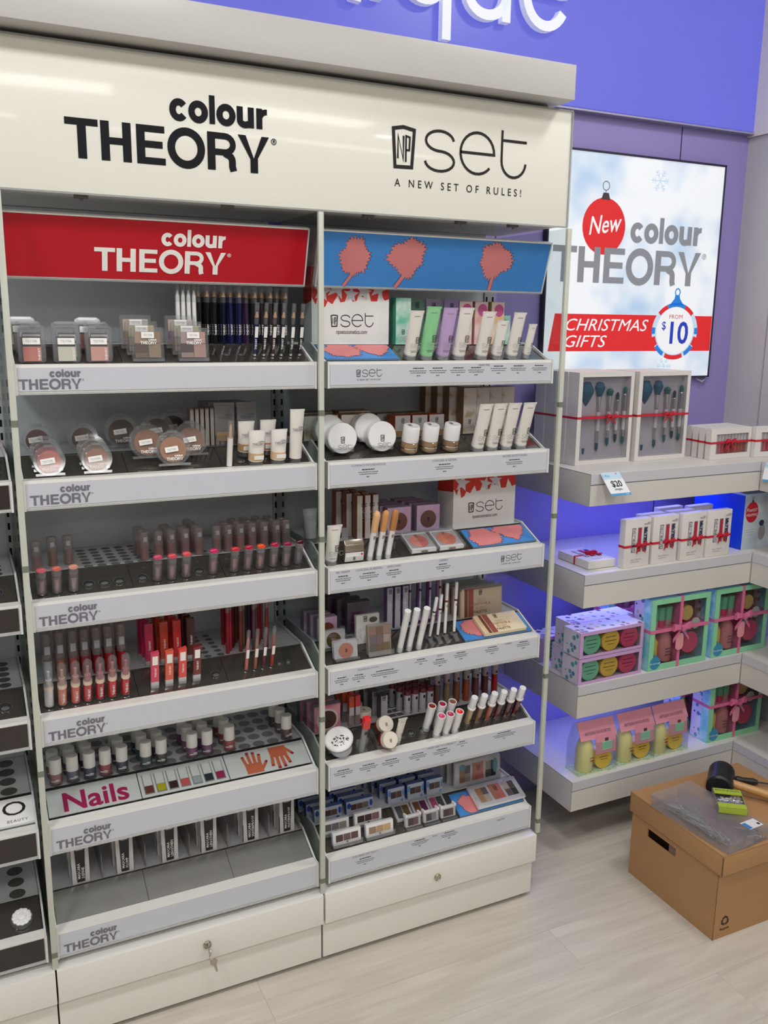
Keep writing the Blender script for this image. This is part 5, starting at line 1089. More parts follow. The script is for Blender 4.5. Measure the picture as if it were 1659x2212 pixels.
@template
def white_gloss(key):
    t = thing('white_capped_gloss', '', 'lip gloss'); part('bottle', MB().lathe([(.0080, -.003), (.0084, .052)], 16), col('wg', (120, 60, 40), .1, coat=.8), t); part('cap', MB().lathe([(.0112, .052), (.0112, .056), (.0094, .057), (.0090, .090), (.0085, .0915)], 16), PORC, t); part('silver_ring', MB().lathe([(.0086, .0), (.0098, .0), (.0098, .002), (.0086, .002)], 16, caps=False), CHROME, t); part('emblem_mark', MB().box(.001, .005, -.0088, -.0082, .010, .016), BLACK, t); return t
WG = [((176, 152, 110), 'beige'), ((124, 86, 58), 'tan'), ((150, 78, 52), 'copper'), ((100, 46, 36), 'chestnut'), ((78, 28, 28), 'mahogany'), ((88, 14, 18), 'deep red')]
for k, x in enumerate((1.037, 1.067, 1.098, 1.127, 1.157, 1.185)): put(white_gloss('a'), T(5, x, .026), (LEAN * 1.25, 0, 0), f'white-capped {WG[k][1]} lip gloss tester leaning forward', 'white-capped lip glosses', {'bottle': rgbm(WG[k][0], .1, 'wg', coat=.8)}); 
PKC = wavy('rose_card_print', (206, 110, 130), (232, 168, 180), 20)
for r in range(3):
    o = blushbox('bronzer_carton', ['front', 'second', 'back'][r] + ' pink carton with large round bronzer window on the rear deck', DK(5, .668 - r * .006, .108 + r * .034), .070, .02, .070, (76, 50, 40), 'pink bronzer cartons', PKC, .0235); part('white_ring', MB().lathe([(.0240, -.0016), (.0290, -.0016), (.0290, -.0006), (.0240, -.0006), (.0240, -.0016)], 24, (0, 0, .0315), 'y', caps=False), M('ring_white', (214, 200, 206), .4), o)
for k in range(6):
    c, r = k % 2, k // 2; t = thing('stock_square_gloss', f'stock square-capped gloss in the {["orange", "pink-red"][c]} file, ' + ['front', 'second back', 'last'][r], 'lip gloss', DK(5, .733 + c * .017 - r * .005, .112 + r * .03), group='stock square-capped glosses')
    part('bottle', MB().box(-.0068, .0068, -.006, .006, 0, .034), clear('dim_clear'), t); part('label', MB().box(-.0062, .0062, -.0066, -.006, .030, .052), M('label_grey', (190, 188, 196), .5), t); part('cap', MB().box(-.007, .007, -.007, .007, .052, .082), [M('orange_cap', (196, 80, 40), .3), M('pinkred_cap', (206, 62, 76), .3)][c], t, bevel=.001); part('fluid', MB().box(-.0055, .0055, -.005, .005, .03, .052), [M('orange_cap', (196, 80, 40)), M('pinkred_cap', (206, 62, 76))][c], t)
for r in range(2): put(tint_jar('b'), DK(5, .776 - r * .005, .128 + r * .045), (0, 0, 0), ['front', 'back'][r] + ' stock tint jar standing upright on the rear deck', 'upright stock tint jars')
for r in range(4):
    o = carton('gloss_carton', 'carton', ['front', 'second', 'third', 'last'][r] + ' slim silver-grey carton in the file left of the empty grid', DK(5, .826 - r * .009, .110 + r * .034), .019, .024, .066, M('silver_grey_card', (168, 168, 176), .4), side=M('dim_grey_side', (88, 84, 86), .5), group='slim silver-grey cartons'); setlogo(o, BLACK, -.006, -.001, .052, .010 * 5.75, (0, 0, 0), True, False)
g = MB()
for k in range(5): g.box(.842 - .6253 + k * .022, .8435 - .6253 + k * .022, .104, .27, ZT[4] + DECKUP, ZT[4] + DECKUP + .004)
for k in range(7): g.box(.842 - .6253, .93 - .6253, .106 + k * .025, .1075 + k * .025, ZT[4] + DECKUP, ZT[4] + DECKUP + .004)
part('lipstick_grid', g, DECK, NS[4]); part('grid_floor', MB().box(.842 - .6253, .93 - .6253, .104, .27, ZT[4] + DECKUP, ZT[4] + DECKUP + .0005), M('grid_dark', (92, 86, 86), .5), NS[4])
for c in range(4):
    for r in range(3):
        t = thing('stock_white_lipstick', f'stock lipstick with dark red cap, {ORD[c]} file, ' + ['front', 'middle', 'back'][r], 'lipstick', DK(5, .897 + c * .0225 - r * .008, .120 + r * .028), group='stock dark-capped lipsticks')
        part('tube', MB().lathe([(.0092, 0), (.0092, .052)], 14), M('stock_lip_grey', (186, 182, 192), .35), t); part('cap', MB().lathe([(.0095, .0522), (.0095, .062), (.0088, .0635)], 14), rgbm((110, 40, 48), .3), t); part('emblem_mark', MB().box(-.002, .003, -.0098, -.0092, .038, .046), BLACK, t)
for c in range(7):
    for r in range(2):
        t = thing('stock_long_gloss', f'long stock gloss tube, {ORD[c]} file behind the leaning glosses, ' + ['front', 'back'][r], 'lip gloss', DK(5, .99 + c * .030 - r * .008, .128 + r * .04), group='long stock gloss tubes')
        part('bottle', cyl(.0085, 0, .062, 12), rgbm([(104, 70, 66), (130, 110, 80), (120, 74, 46), (150, 70, 40), (100, 50, 46), (84, 40, 44), (150, 20, 22)][c], .15), t); part('cap', cyl(.0090, .062, .118, 12), M('stock_cap', (170, 150, 160), .35), t); part('emblem_mark', MB().box(-.002, .003, -.0095, -.0088, .066, .073), BLACK, t)

# shelf 6 palettes
@template
def trio(key):
    t = thing('eyeshadow_trio', '', 'palette'); part('case', MB().box(-.038, .038, -.006, .006, .003, .037), PORC, t, bevel=.0012)
    for k in range(3): part(['left_pan', 'middle_pan', 'right_pan'][k], MB().box(-.030 + k * .0205, -.011 + k * .0205, -.0068, -.006, .012, .029), col(f'tp{k}', (120, 96, 90), .45), t)
    part('stand', MB().box(-.040, .040, -.014, -.010, 0, .012).box(-.040, .040, -.014, .010, 0, .003), CLEAR2, t); part('emblem_mark', MB().box(-.002, .003, -.0066, -.006, .006, .010), DARKTXT, t); return t
TC = [[(84, 60, 60), (104, 84, 84), (96, 70, 66)], [(150, 120, 100), (176, 146, 112), (190, 158, 122)], [(96, 92, 96), (116, 110, 112), (140, 130, 124)], [(66, 48, 50), (80, 60, 62), (136, 100, 96)]]
for k, (x, s, n) in enumerate(((.690, .014, 'plum trio palette, front left of four'), (.780, .013, 'tan trio palette, front right of four'), (.672, .050, 'grey trio palette, back left of four'), (.764, .052, 'brown trio palette, back right of four'))):
    put(trio('a'), T(6, x, s), (math.radians(-6), 0, 0), 'white ' + n, 'white trio palettes', {'left_pan': rgbm(TC[k][0]), 'middle_pan': rgbm(TC[k][1]), 'right_pan': rgbm(TC[k][2])})
@template
def glitter(key):
    t = thing('glitter_duo', '', 'palette'); part('case', MB().box(-.024, .024, -.024, .024, 0, .008), PORC, t, bevel=.001); part('cover', MB().box(-.0255, .0255, -.0255, .0255, .0095, .012), FILM, t)
    part('left_glitter', MB().box(-.018, -.001, -.018, .018, .008, .0088), col('gl', (90, 90, 90), .3, metal=.6, bump=.6, scale=900), t); part('right_glitter', MB().box(.001, .018, -.018, .018, .008, .0088), col('gr', (120, 96, 40), .3, metal=.6), t); part('small_print', MB().box(-.007, .007, -.0256, -.024, .003, .005), DARKTXT, t); return t
for k, (x, a_, b_, n) in enumerate(((.866, (96, 100, 98), (120, 92, 36), 'silver and gold'), (.918, (130, 82, 30), (110, 24, 84), 'bronze and purple'), (.968, (206, 84, 130), (84, 86, 86), 'pink and grey'))):
    put(glitter('a'), T(6, x, .056, .001), (ANG * 1.05, 0, math.radians(-3)), f'{n} glitter duo lying on the sloped tray', 'glitter duos', {'left_glitter': rgbm(a_, .4, 'gltr', metal=.2, bump=.5, scale=900), 'right_glitter': rgbm(b_, .4, 'gltr', metal=.2, bump=.5, scale=900)})
@template
def mini_square(key):
    t = thing('single_shadow', '', 'compact'); part('case', MB().box(-.0215, .0215, -.006, .006, .002, .031), PORC, t, bevel=.001); part('pan', MB().box(-.015, .013, -.0068, -.006, .006, .025), col('ms', (100, 70, 66)), t); part('second_pan', MB().box(.0, .014, -.0071, -.0066, .006, .025), col('ms2', (140, 110, 100)), t)
    part('hinge', MB().box(-.0225, -.0175, -.008, .008, .028, .036).box(.0175, .0225, -.008, .008, .028, .036), WHITE2, t); part('cover', MB().box(-.022, .022, -.0100, -.0085, 0, .031), FILM, t); part('stand', MB().box(-.0225, .0225, -.016, .007, -.002, .001), CLEAR2, t); return t
for k, (x, a_, b_, n) in enumerate(((.876, (86, 58, 62), (128, 100, 92), 'plum'), (.929, (76, 74, 76), (160, 156, 152), 'grey'), (.980, (84, 56, 50), (110, 80, 72), 'brown'))):
    put(mini_square('a'), T(6, x, .014), (math.radians(-6), 0, 0), f'small clear-lidded {n} eyeshadow square at the shelf front', 'small eyeshadow squares', {'pan': rgbm(a_), 'second_pan': rgbm(b_)})
BPC = [[(196, 140, 96), (124, 108, 104), (206, 160, 116), (216, 202, 180)], None, [(212, 194, 178), (96, 84, 84), (120, 104, 98), (60, 60, 56)]]
def bigpal(t, w, h, teal=False):
    part('case', MB().box(-w / 2, w / 2, 0, .010, 0, h), M('pearl_case', (222, 222, 222), .25, coat=.4), t, bevel=.0015)
    for c in (0, 2):
        x0 = -w * .40 if c == 0 else w * .17
        for q in range(4): part('pan', MB().rect(x0 + (q % 2) * w * .118, x0 + (q % 2) * w * .118 + w * .115, h * .17 + (1 - q // 2) * h * .33, h * .17 + (1 - q // 2) * h * .33 + h * .32, -.0006), rgbm(BPC[c][q] if not teal else tuple(int(v * .8) for v in BPC[c][q])), t, smooth=False)
    part('blush_left', MB().rect(-w * .12, 0, h * .16, h * .86, -.0006), rgbm((204, 134, 108)), t, smooth=False); part('blush_right', MB().rect(0, w * .12, h * .16, h * .86, -.0006), rgbm((226, 128, 116)), t, smooth=False)
    setlogo(t, rgbm((70, 40, 40)), -w * .03, -.0009, h * .55, w * .075 * 5.75, (0, 0, 0), True, False); setlogo(t, rgbm((176, 84, 76)), -w * .125, -.0009, h * .2, w * .26, (0, 0, 0), False, True, 'lettering')
    if teal: part('teal_print', MB().disc(-w * .34, h * .78, w * .07, h * .14, -.001).disc(w * .38, h * .6, w * .055, h * .3, -.001), M('teal_print', (96, 170, 186), .4), t, smooth=False)
    part('cover', MB().box(-w / 2 - .001, w / 2 + .001, -.004, -.002, -.001, h + .002), FILM, t)
t = thing('large_eye_palette', 'large pearl-white palette of nine shades lying on the blue art panel', 'palette', T(6, 1.142, .004, .0190), (ANG - math.pi / 2, 0, 0)); bigpal(t, .150, .070)
for r in range(3):
    t = thing('stock_eye_palette', ['front', 'second', 'last'][r] + ' of the upright large palettes on the rear deck', 'palette', DK(6, 1.118 - r * .008, .112 + r * .024), (math.radians(-3), 0, 0), 'upright large palettes'); bigpal(t, .146, .072, True)
BLUEC = M('royal_blue_print', (30, 70, 168), .4)
def bluebox(name, label, loc, w, h, pans, group, blue):
    o = carton(name, 'carton', label, loc, w, .016, h, M('trio_card', (176, 182, 196), .4), (math.radians(-4), 0, 0), group=group, side=M('trio_blue_side', (64, 88, 150), .4))
    n = len(pans); pw_ = w * .66 / n
    for k in range(n): part('pan_print', MB().rect(-w * .33 + k * pw_, -w * .33 + (k + .95) * pw_, h * .32, h * .74, -.0009), rgbm(pans[k]), o, smooth=False)
    part('blue_print', MB().disc(-w * .40, h * .68, w * .075, h * .22, -.0011, 12).disc(w * .42, h * .6, w * .06, h * .26, -.0011, 12).disc(w * .34, h * .12, w * .07, h * .09, -.0011, 12), BLUEC if blue else M('mid_blue_print', (84, 136, 200), .4), o, smooth=False)
    return o
for c in range(2):
    for r in range(4): bluebox('trio_carton', f'blue-edged trio palette carton, {["left", "right"][c]} wide file, ' + ['front', 'second', 'third', 'last'][r], DK(6, .672 + c * .088 - r * .010, .112 + r * .032), .076, .036, [(70, 56, 56), (84, 66, 64), (96, 76, 72)] if c == 0 else [(84, 60, 56), (104, 80, 74), (120, 112, 104)], 'blue-edged trio cartons', True)
for c in range(3):
    for r in range(4): bluebox('duo_carton', f'blue-edged duo palette carton, {ORD[c]} of three narrow files, ' + ['front', 'second', 'third', 'last'][r], DK(6, .868 + c * .058 - r * .008, .116 + r * .034), .050, .042, [(76, 60, 58), (90, 74, 66)], 'blue-edged duo cartons', False)
# ================================================================== right-hand wall shelves
RT = [1.1569, .8718, .5409, .241]; RB = [1.0669, .7746, .4412, .1456]
SHW = M('shelf_laminate', (210, 207, 201), .38, var=.012, scale=8); TICK = M('ticket_strip', (200, 200, 206), .3, var=.01); EDGEB = M('edge_band', (150, 150, 152), .4)
LED = M('led_strip', (190, 200, 255), .4, emit=0., var=0.); 
_b = LED.node_tree.nodes['Principled BSDF']; _b.inputs['Emission Color'].default_value = (.24, .27, 1., 1); _b.inputs['Emission Strength'].default_value = 34.0
for k in range(4):
    nm = ['top', 'second', 'third', 'lowest'][k]
    t = thing('wall_shelf', f'thick white wall shelf, {nm} of four on the violet wall', 'shelf', (0, 0, 0), group='thick white wall shelves')
    part('board', MB().box(1.439, 2.303, .1044, .476, RB[k], RT[k]), SHW, t, bevel=.0008)
    part('ticket_strip', MB().box(1.440, 2.082, .1020, .1044, RT[k] - .029, RT[k] - .001), TICK, t); part('ticket_groove', MB().box(1.440, 2.082, .1034, .1044, RT[k] - .032, RT[k] - .029), M('groove_grey', (120, 120, 122), .5), t)
    part('fascia_board', MB().box(1.4395, 2.082, .1026, .1044, RB[k] + .0005, RT[k] - .032), SHW, t)
    part('edge_band', MB().box(1.4385, 1.439, .1026, .476, RT[k] - .0012, RT[k]).box(1.4385, 1.4395, .1022, .1030, RB[k], RT[k]), EDGEB, t)
    if k < 3: part('led_strip', MB().box(1.47, 2.08, .285, .297, RB[k] - .004, RB[k] - .0002), LED, t)
    t = thing('return_shelf', f'shaded return shelf on the right side wall at {nm} shelf height', 'shelf', (0, 0, 0), group='return shelves on the side wall')
    part('board', MB().box(2.0855, 2.3085, -.9, .1010, RB[k], RT[k]), SHW, t); part('ticket_strip', MB().box(2.0835, 2.0855, -.9, .100, RT[k] - .029, RT[k] - .001), TICK, t)
def price(loc, rot, label):
    t = thing('price_ticket', label, 'price ticket', loc, rot, 'hanging price tickets')
    part('card', MB().box(0, .056, -.0006, .0006, -.058, 0), M('ticket_card', (232, 234, 236), .35), t); part('blue_footer', MB().rect(0, .056, -.058, -.0525, -.0008), M('ticket_blue', (70, 150, 205), .4), t, smooth=False); part('pale_header', MB().rect(0, .056, -.017, 0, -.0008), M('ticket_pale', (190, 216, 232), .4), t, smooth=False)
    text('$20', .021, BLACK, t, (.030, -.0011, -.036), bold=.02, sx=.95); text('I Am', .011, M('ticket_teal', (60, 150, 190), .4), t, (.012, -.0011, -.012), res=2); b = MB().rect(.018, .038, -.0425, -.0413, -.0011).rect(.016, .040, -.0445, -.0436, -.0011).rect(.027, .031, -.047, -.046, -.0011); part('small_print', b, DARKTXT, t, smooth=False); part('heart_print', MB().disc(.043, -.004, .0018, .0018, -.0011, 8), REDP, t, smooth=False); text('Save', .0055, WTXT, t, (.047, -.0011, -.0568), res=1)
    return t
price((1.467, .1000, RT[0] + .002), (math.radians(-46), 0, 0), 'white hanging price ticket reading 20 dollars on the top wall shelf').scale = (1.18, 1, 1.34)
price((2.082, .085, RT[0] + .0), (math.radians(-16), 0, math.radians(-70)), 'second hanging price ticket at the right picture edge on the return shelf')

def bow(parent, x, y, z, s, mat, tails=True, name='bow'):
    b = MB()
    for sg in (-1, 1):
        b.loft([[(x + sg * q[0] * s, y - q[2] * s + d * s, z + q[1] * s + e * s) for d, e in ((-.12, -.22 * q[3]), (.12, -.22 * q[3]), (.12, .22 * q[3]), (-.12, .22 * q[3]))] for q in ((0, 0, .1, .5), (.45, .22, .35, 1.0), (.95, .30, .3, 1.25), (1.05, .05, .2, 1.1), (.6, -.02, .05, .9), (.05, -.02, 0, .5))])
        if tails: b.loft([[(x + sg * q[0] * s, y - .15 * s + d * s, z + q[1] * s + e * s) for d, e in ((-.05, -.16), (.05, -.16), (.05, .16), (-.05, .16))] for q in ((.05, -.05), (.45, -.55), (.95, -1.15))])
    b.box(x - .2 * s, x + .2 * s, y - .5 * s, y - .05 * s, z - .18 * s, z + .22 * s)
    part(name, b, mat, parent)
# brush sets
TEALB = M('teal_bristle', (16, 90, 116), .7, bump=.5, scale=400); TEALG = M('sea_green_bristle', (18, 104, 104), .7, bump=.5, scale=400); BLAC = M('dark_bristle', (24, 40, 44), .7)
def window_frame(mb, w, h, d, m, y0=0.):   # m = (left,right,bottom,top) margins; open front frame with sides and back
    return mb.box(0, m[0], y0, y0 + d, 0, h).box(w - m[1], w, y0, y0 + d, 0, h).box(m[0], w - m[1], y0, y0 + d, 0, m[2]).box(m[0], w - m[1], y0, y0 + d, h - m[3], h).box(m[0], w - m[1], y0 + d - .002, y0 + d, m[2], h - m[3])
@template
def brush_set(key):
    t = thing('brush_gift_set', '', 'gift box'); w, h, d = .206, .265, .046
    part('box', window_frame(MB(), w, h, d, (.014, .012, .013, .013)), M('gift_white', (222, 218, 214), .4, var=.01), t, bevel=.0)
    if key == 'front':
        part('tray', MB().box(.014, w - .012, .022, .044, .013, h - .013), M('pearl_insert', (196, 194, 200), .3, coat=.3), t)
        part('window_film', MB().box(.013, w - .011, .0015, .0022, .012, h - .012), FILM, t)
        for k, (x, r, zt_, zl, m) in enumerate(((.046, .027, .238, .020, TEALB), (.092, .016, .236, .034, TEALB), (.128, .0105, .218, .048, TEALG), (.158, .005, .206, .058, BLAC), (.186, .0055, .222, .050, TEALG))):
            br = part('brush', MB().lathe([(.0052, .095), (.0058, .15)], 12), PORC, t, loc=(x, .014 + max(0, r - .012), 0)); z1 = zt_ - 2.6 * r if r > .012 else zt_ - .022
            part('ferrule', MB().lathe([(.0052, .15), (.0060, z1 - .004), (.0050 if r < .01 else .0075, z1)], 12), CHROME, br)
            part('bristles', MB().lathe([(.0045 if r < .01 else .0072, z1), (r * .95, z1 + (zt_ - z1) * .5), (r, z1 + (zt_ - z1) * .65), (r * .6, zt_ - .002), (.001, zt_)], 12), m, br)
            part('lower_ferrule', MB().lathe([(.0045, zl + .025), (.0052, .095)], 10), CHROME, br); part('lower_bristles', MB().lathe([(.0008, zl), (.0045 if k else .0085, zl + .009), (.0045 if k else .0095, zl + .025)], 10), m, br)
    part('ribbon', MB().box(-.0008, w + .0008, -.0008, d + .0003, .133, .139), RIBBON, t)
    if key == 'front': bow(t, w * .60, -.0015, .136, .017, RIBBON)
    return t
for c in range(2):
    for r in range(4 if c == 0 else 3):
        o = put(brush_set('front' if r == 0 else 'rear'), (1.490 + c * .219 - (.0 if r == 0 else .004 * r), .240 + r * .0475, RT[0] + .0005), (0, 0, math.radians(2)), (['left', 'right'][c] + ' boxed brush gift set with red ribbon and window, in front') if r == 0 else f'plain-sided brush gift set {ORD[r]} in line behind the {["left", "right"][c]} front box', 'brush gift sets')
# lip gloss gift sets
@template
def gloss_set(key):
    t = thing('gloss_gift_set', '', 'gift box'); w, h, d = .178, .094, .020
    part('box', window_frame(MB(), w, h, d, (.024, .012, .016, .018)), M('gift_white', (222, 218, 214)), t); part('window_film', MB().box(.023, w - .011, .0012, .0018, .015, h - .017), FILM, t)
    cs = [(204, 186, 184), (222, 110, 130), (206, 60, 76), (170, 40, 60), (214, 76, 72), (190, 30, 44), (206, 84, 70), (196, 70, 60), (186, 96, 70), (160, 90, 66)]
    for k in range(10):
        g_ = part('gloss_bottle', cyl(.0062, .017, .054, 10), rgbm(cs[k], .15), t, loc=(.032 + k * .0140, .0095, 0)); part('bottle_cap', cyl(.0062, .054, .074, 10), WHITE2, g_)
    part('ribbon', MB().box(-.0008, w + .0008, -.0012, d + .0008, .048, .054), RIBBON, t)
    if key == 'a': bow(t, w * .46, -.0015, .052, .019, RIBBON)
    return t
for r in range(4): put(gloss_set('a' if r == 0 else 'rear'), (1.946 + r * .0035, .176 + r * .0305, RT[0] + .0005), (0, 0, math.radians(3)), ['front', 'second', 'third', 'last'][r] + ' of the four boxed lip gloss gift sets with red ribbon', 'lip gloss gift sets')
put(gloss_set('a'), (2.1265, .170, RT[0] + .0005), (0, 0, math.radians(-2)), 'lip gloss gift set at the right picture edge, beside the stack of four', 'lip gloss gift sets')
# nail strip sets
@template
def nail_set(key):
    t = thing('nail_strip_set', '', 'gift box'); w, h, d = .098, .142, .024
    part('box', MB().box(0, w, .001, d, 0, h), M('gift_white', (222, 218, 214)), t, bevel=.0008)
    for k, m in enumerate((dotty('silver_strip', (188, 190, 196), [(120, 120, 126), (226, 226, 230), (90, 90, 96)], 240, .5), M('magenta_strip', (186, 36, 70), .3), dotty('navy_strip', (40, 44, 78), [(200, 204, 214), (30, 34, 66), (120, 126, 150)], 220, .45))):
        q = part('strip_window', MB().box(.026 + k * .0225, .040 + k * .0225, .0003, .001, .044, .116), M('window_dark', (120, 110, 116), .4), t)
        for j in range(6): part('nail_strip', MB().box(.0275 + k * .0225, .0385 + k * .0225, -.0006, .0003, .046 + j * .0115, .0562 + j * .0115), m, q)
    logo(t, LTXT, .070, .0003, .122, .025); text('NAIL STRIP SET', .0062, LTXT, t, (.026, .0003, .020), align='LEFT', res=1); part('small_print', MB().rect(.026, .060, .0145, .0158, .0005), LTXT, t, smooth=False)
    part('ribbon', MB().box(-.0008, w + .0008, -.0006, d + .0008, .060, .0665), RIBBON, t); bow(t, w * .62, -.0008, .064, .0185, RIBBON); return t
for k, x in enumerate((1.583, 1.690, 1.797, 1.898)): put(nail_set('a'), (x, .112 + .004 * (k == 1), RT[1] + .0005), (0, 0, math.radians([3, 2, 3, 1][k])), f'standing nail strip gift box with red bow, {ORD[k]} from the left in the front row', 'nail strip gift boxes')
for k, (x, y) in enumerate(((1.672, .150), (1.786, .152), (1.792, .205), (1.900, .190))): put(nail_set('a'), (x, y, RT[1] + .0005), (0, 0, math.radians(2)), 'nail strip box hidden behind the front row, ' + ['leftmost', 'second from the left', 'rearmost', 'rightmost'][k] + ' of the tops showing', 'nail strip gift boxes')
put(nail_set('a'), (1.484, .282, RT[1] + .0255), (math.radians(-90), 0, math.radians(-1)), 'nail strip gift box lying flat at the left end of the second wall shelf', 'nail strip gift boxes').rotation_euler = (math.radians(-90), 0, 0)
o = [q for q in COL.objects if q.get('label', '').startswith('nail strip gift box lying flat')][0]; o.location = (1.483, .144, RT[1] + .0255)
# gift wrapping promotion box
t = thing('gift_wrapping_box', 'blue-sided promotional gift wrapping box with a red bauble on its front', 'box', (2.0712, .137, RT[1] + .0005), (0, 0, math.radians(2)))
part('carton', MB().box(0, .17, 0, .20, 0, .172), M('cobalt_card', (16, 70, 214), .35), t); part('front_print', MB().box(.0, .17, -.0008, 0, 0, .172), wavy('frosty_print', (168, 184, 200), (214, 222, 228), 10), t); part('lid', MB().prism_x([(-.004, .172), (.2, .172), (.2, .176), (.1, .184), (-.004, .177)], 0, .17), M('pale_blue_lid', (184, 208, 238), .4), t)
part('bauble_print', MB().disc(.034, .118, .028, .033, -.0012, 26), M('bauble_red', (196, 26, 44), .4), t, smooth=False); part('bauble_cap', MB().rect(.030, .038, .149, .156, -.0014).stroke(arc(.034, .162, .004, .005, -90, 270, 10), .001, -.0014), rgbm((70, 60, 66)), t, smooth=False)
text('Free', .017, WTXT, t, (.021, -.0017, .120), shear=.3, fit=.026); text('GIFT', .014, WTXT, t, (.047, -.0017, .120), fit=.022); text('WRAPPING', .013, WTXT, t, (.034, -.0017, .105), fit=.050)
text('al', .038, WTXT, t, (-.0006, .090, .070), (math.pi / 2, 0, -math.pi / 2), bold=.03, align='LEFT'); part('pinecone_print', MB().disc(.086, .05, .016, .026, -.0012, 14), rgbm((150, 148, 150)), t, smooth=False); part('bow_print', MB().disc(.082, .08, .012, .010, -.0014, 8), rgbm((40, 48, 84)), t, smooth=False); part('faint_print', MB().rect(.012, .052, .062, .0632, -.0012).rect(.012, .05, .054, .0552, -.0012).rect(.012, .048, .046, .0472, -.0012), rgbm((150, 166, 184)), t, smooth=False)

# macaron lip balm boxes
LILF = M('lilac_frame', (196, 158, 206), .4); MAC = dotty('macaron_print', (224, 216, 228), [(96, 130, 170), (60, 50, 70), (170, 110, 150), (206, 190, 140), (90, 160, 170)], 46, .34)
@template
def macaron(key):
    t = thing('tub_gift_box', '', 'gift box'); w, h, d = .236, .078, .075
    part('sleeve', MB().box(0, w, .002, d, h - .0015, h).box(0, .0015, .002, d, 0, h).box(w - .0015, w, .002, d, 0, h).box(0, w, d - .0015, d, 0, h).box(0, w, .002, d, 0, .0015), MAC, t)
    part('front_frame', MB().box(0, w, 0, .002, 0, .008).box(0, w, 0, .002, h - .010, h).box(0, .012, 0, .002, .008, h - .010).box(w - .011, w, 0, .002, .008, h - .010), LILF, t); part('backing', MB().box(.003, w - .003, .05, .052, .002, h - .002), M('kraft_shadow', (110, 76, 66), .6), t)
    for k, (c_, n) in enumerate((((126, 214, 166), 'mint'), ((246, 204, 70), 'yellow'), ((226, 70, 116), 'pink'))):
        o = part('tub', MB().lathe([(.0325, .0), (.0325, .006), (.031, .008), (.031, .035)], 26, (.048 + k * .070, .007, .0385), 'y'), M('tub_' + n, c_, .35, coat=.2), t); part('small_print', MB().rect(.028 + k * .070, .066 + k * .070, .048, .0505, .0066).rect(.026 + k * .07, .068 + k * .07, .036, .0385, .0066).rect(.034 + k * .07, .062 + k * .07, .026, .0275, .0066), rgbm(tuple(int(v * .55) for v in c_)), o, smooth=False)
    part('window_film', MB().box(.002, w - .002, .0022, .0028, .003, h - .003), FILM, t); return t
for k, (x, y, z, lab) in enumerate(((1.441, .107, 0, 'lilac three-tub gift box, lower one in front'), (1.441, .107, .080, 'lilac three-tub gift box, upper one in front'), (1.462, .186, 0, 'lilac three-tub gift box, lower one in the second row'), (1.468, .184, .080, 'lilac three-tub gift box, upper one in the second row'), (1.45, .30, 0, 'lilac three-tub gift box at the very back of its stack'))):
    put(macaron('a'), (x, y, RT[2] + .0005 + z), (0, 0, math.radians(1)), lab, 'lilac three-tub gift boxes')
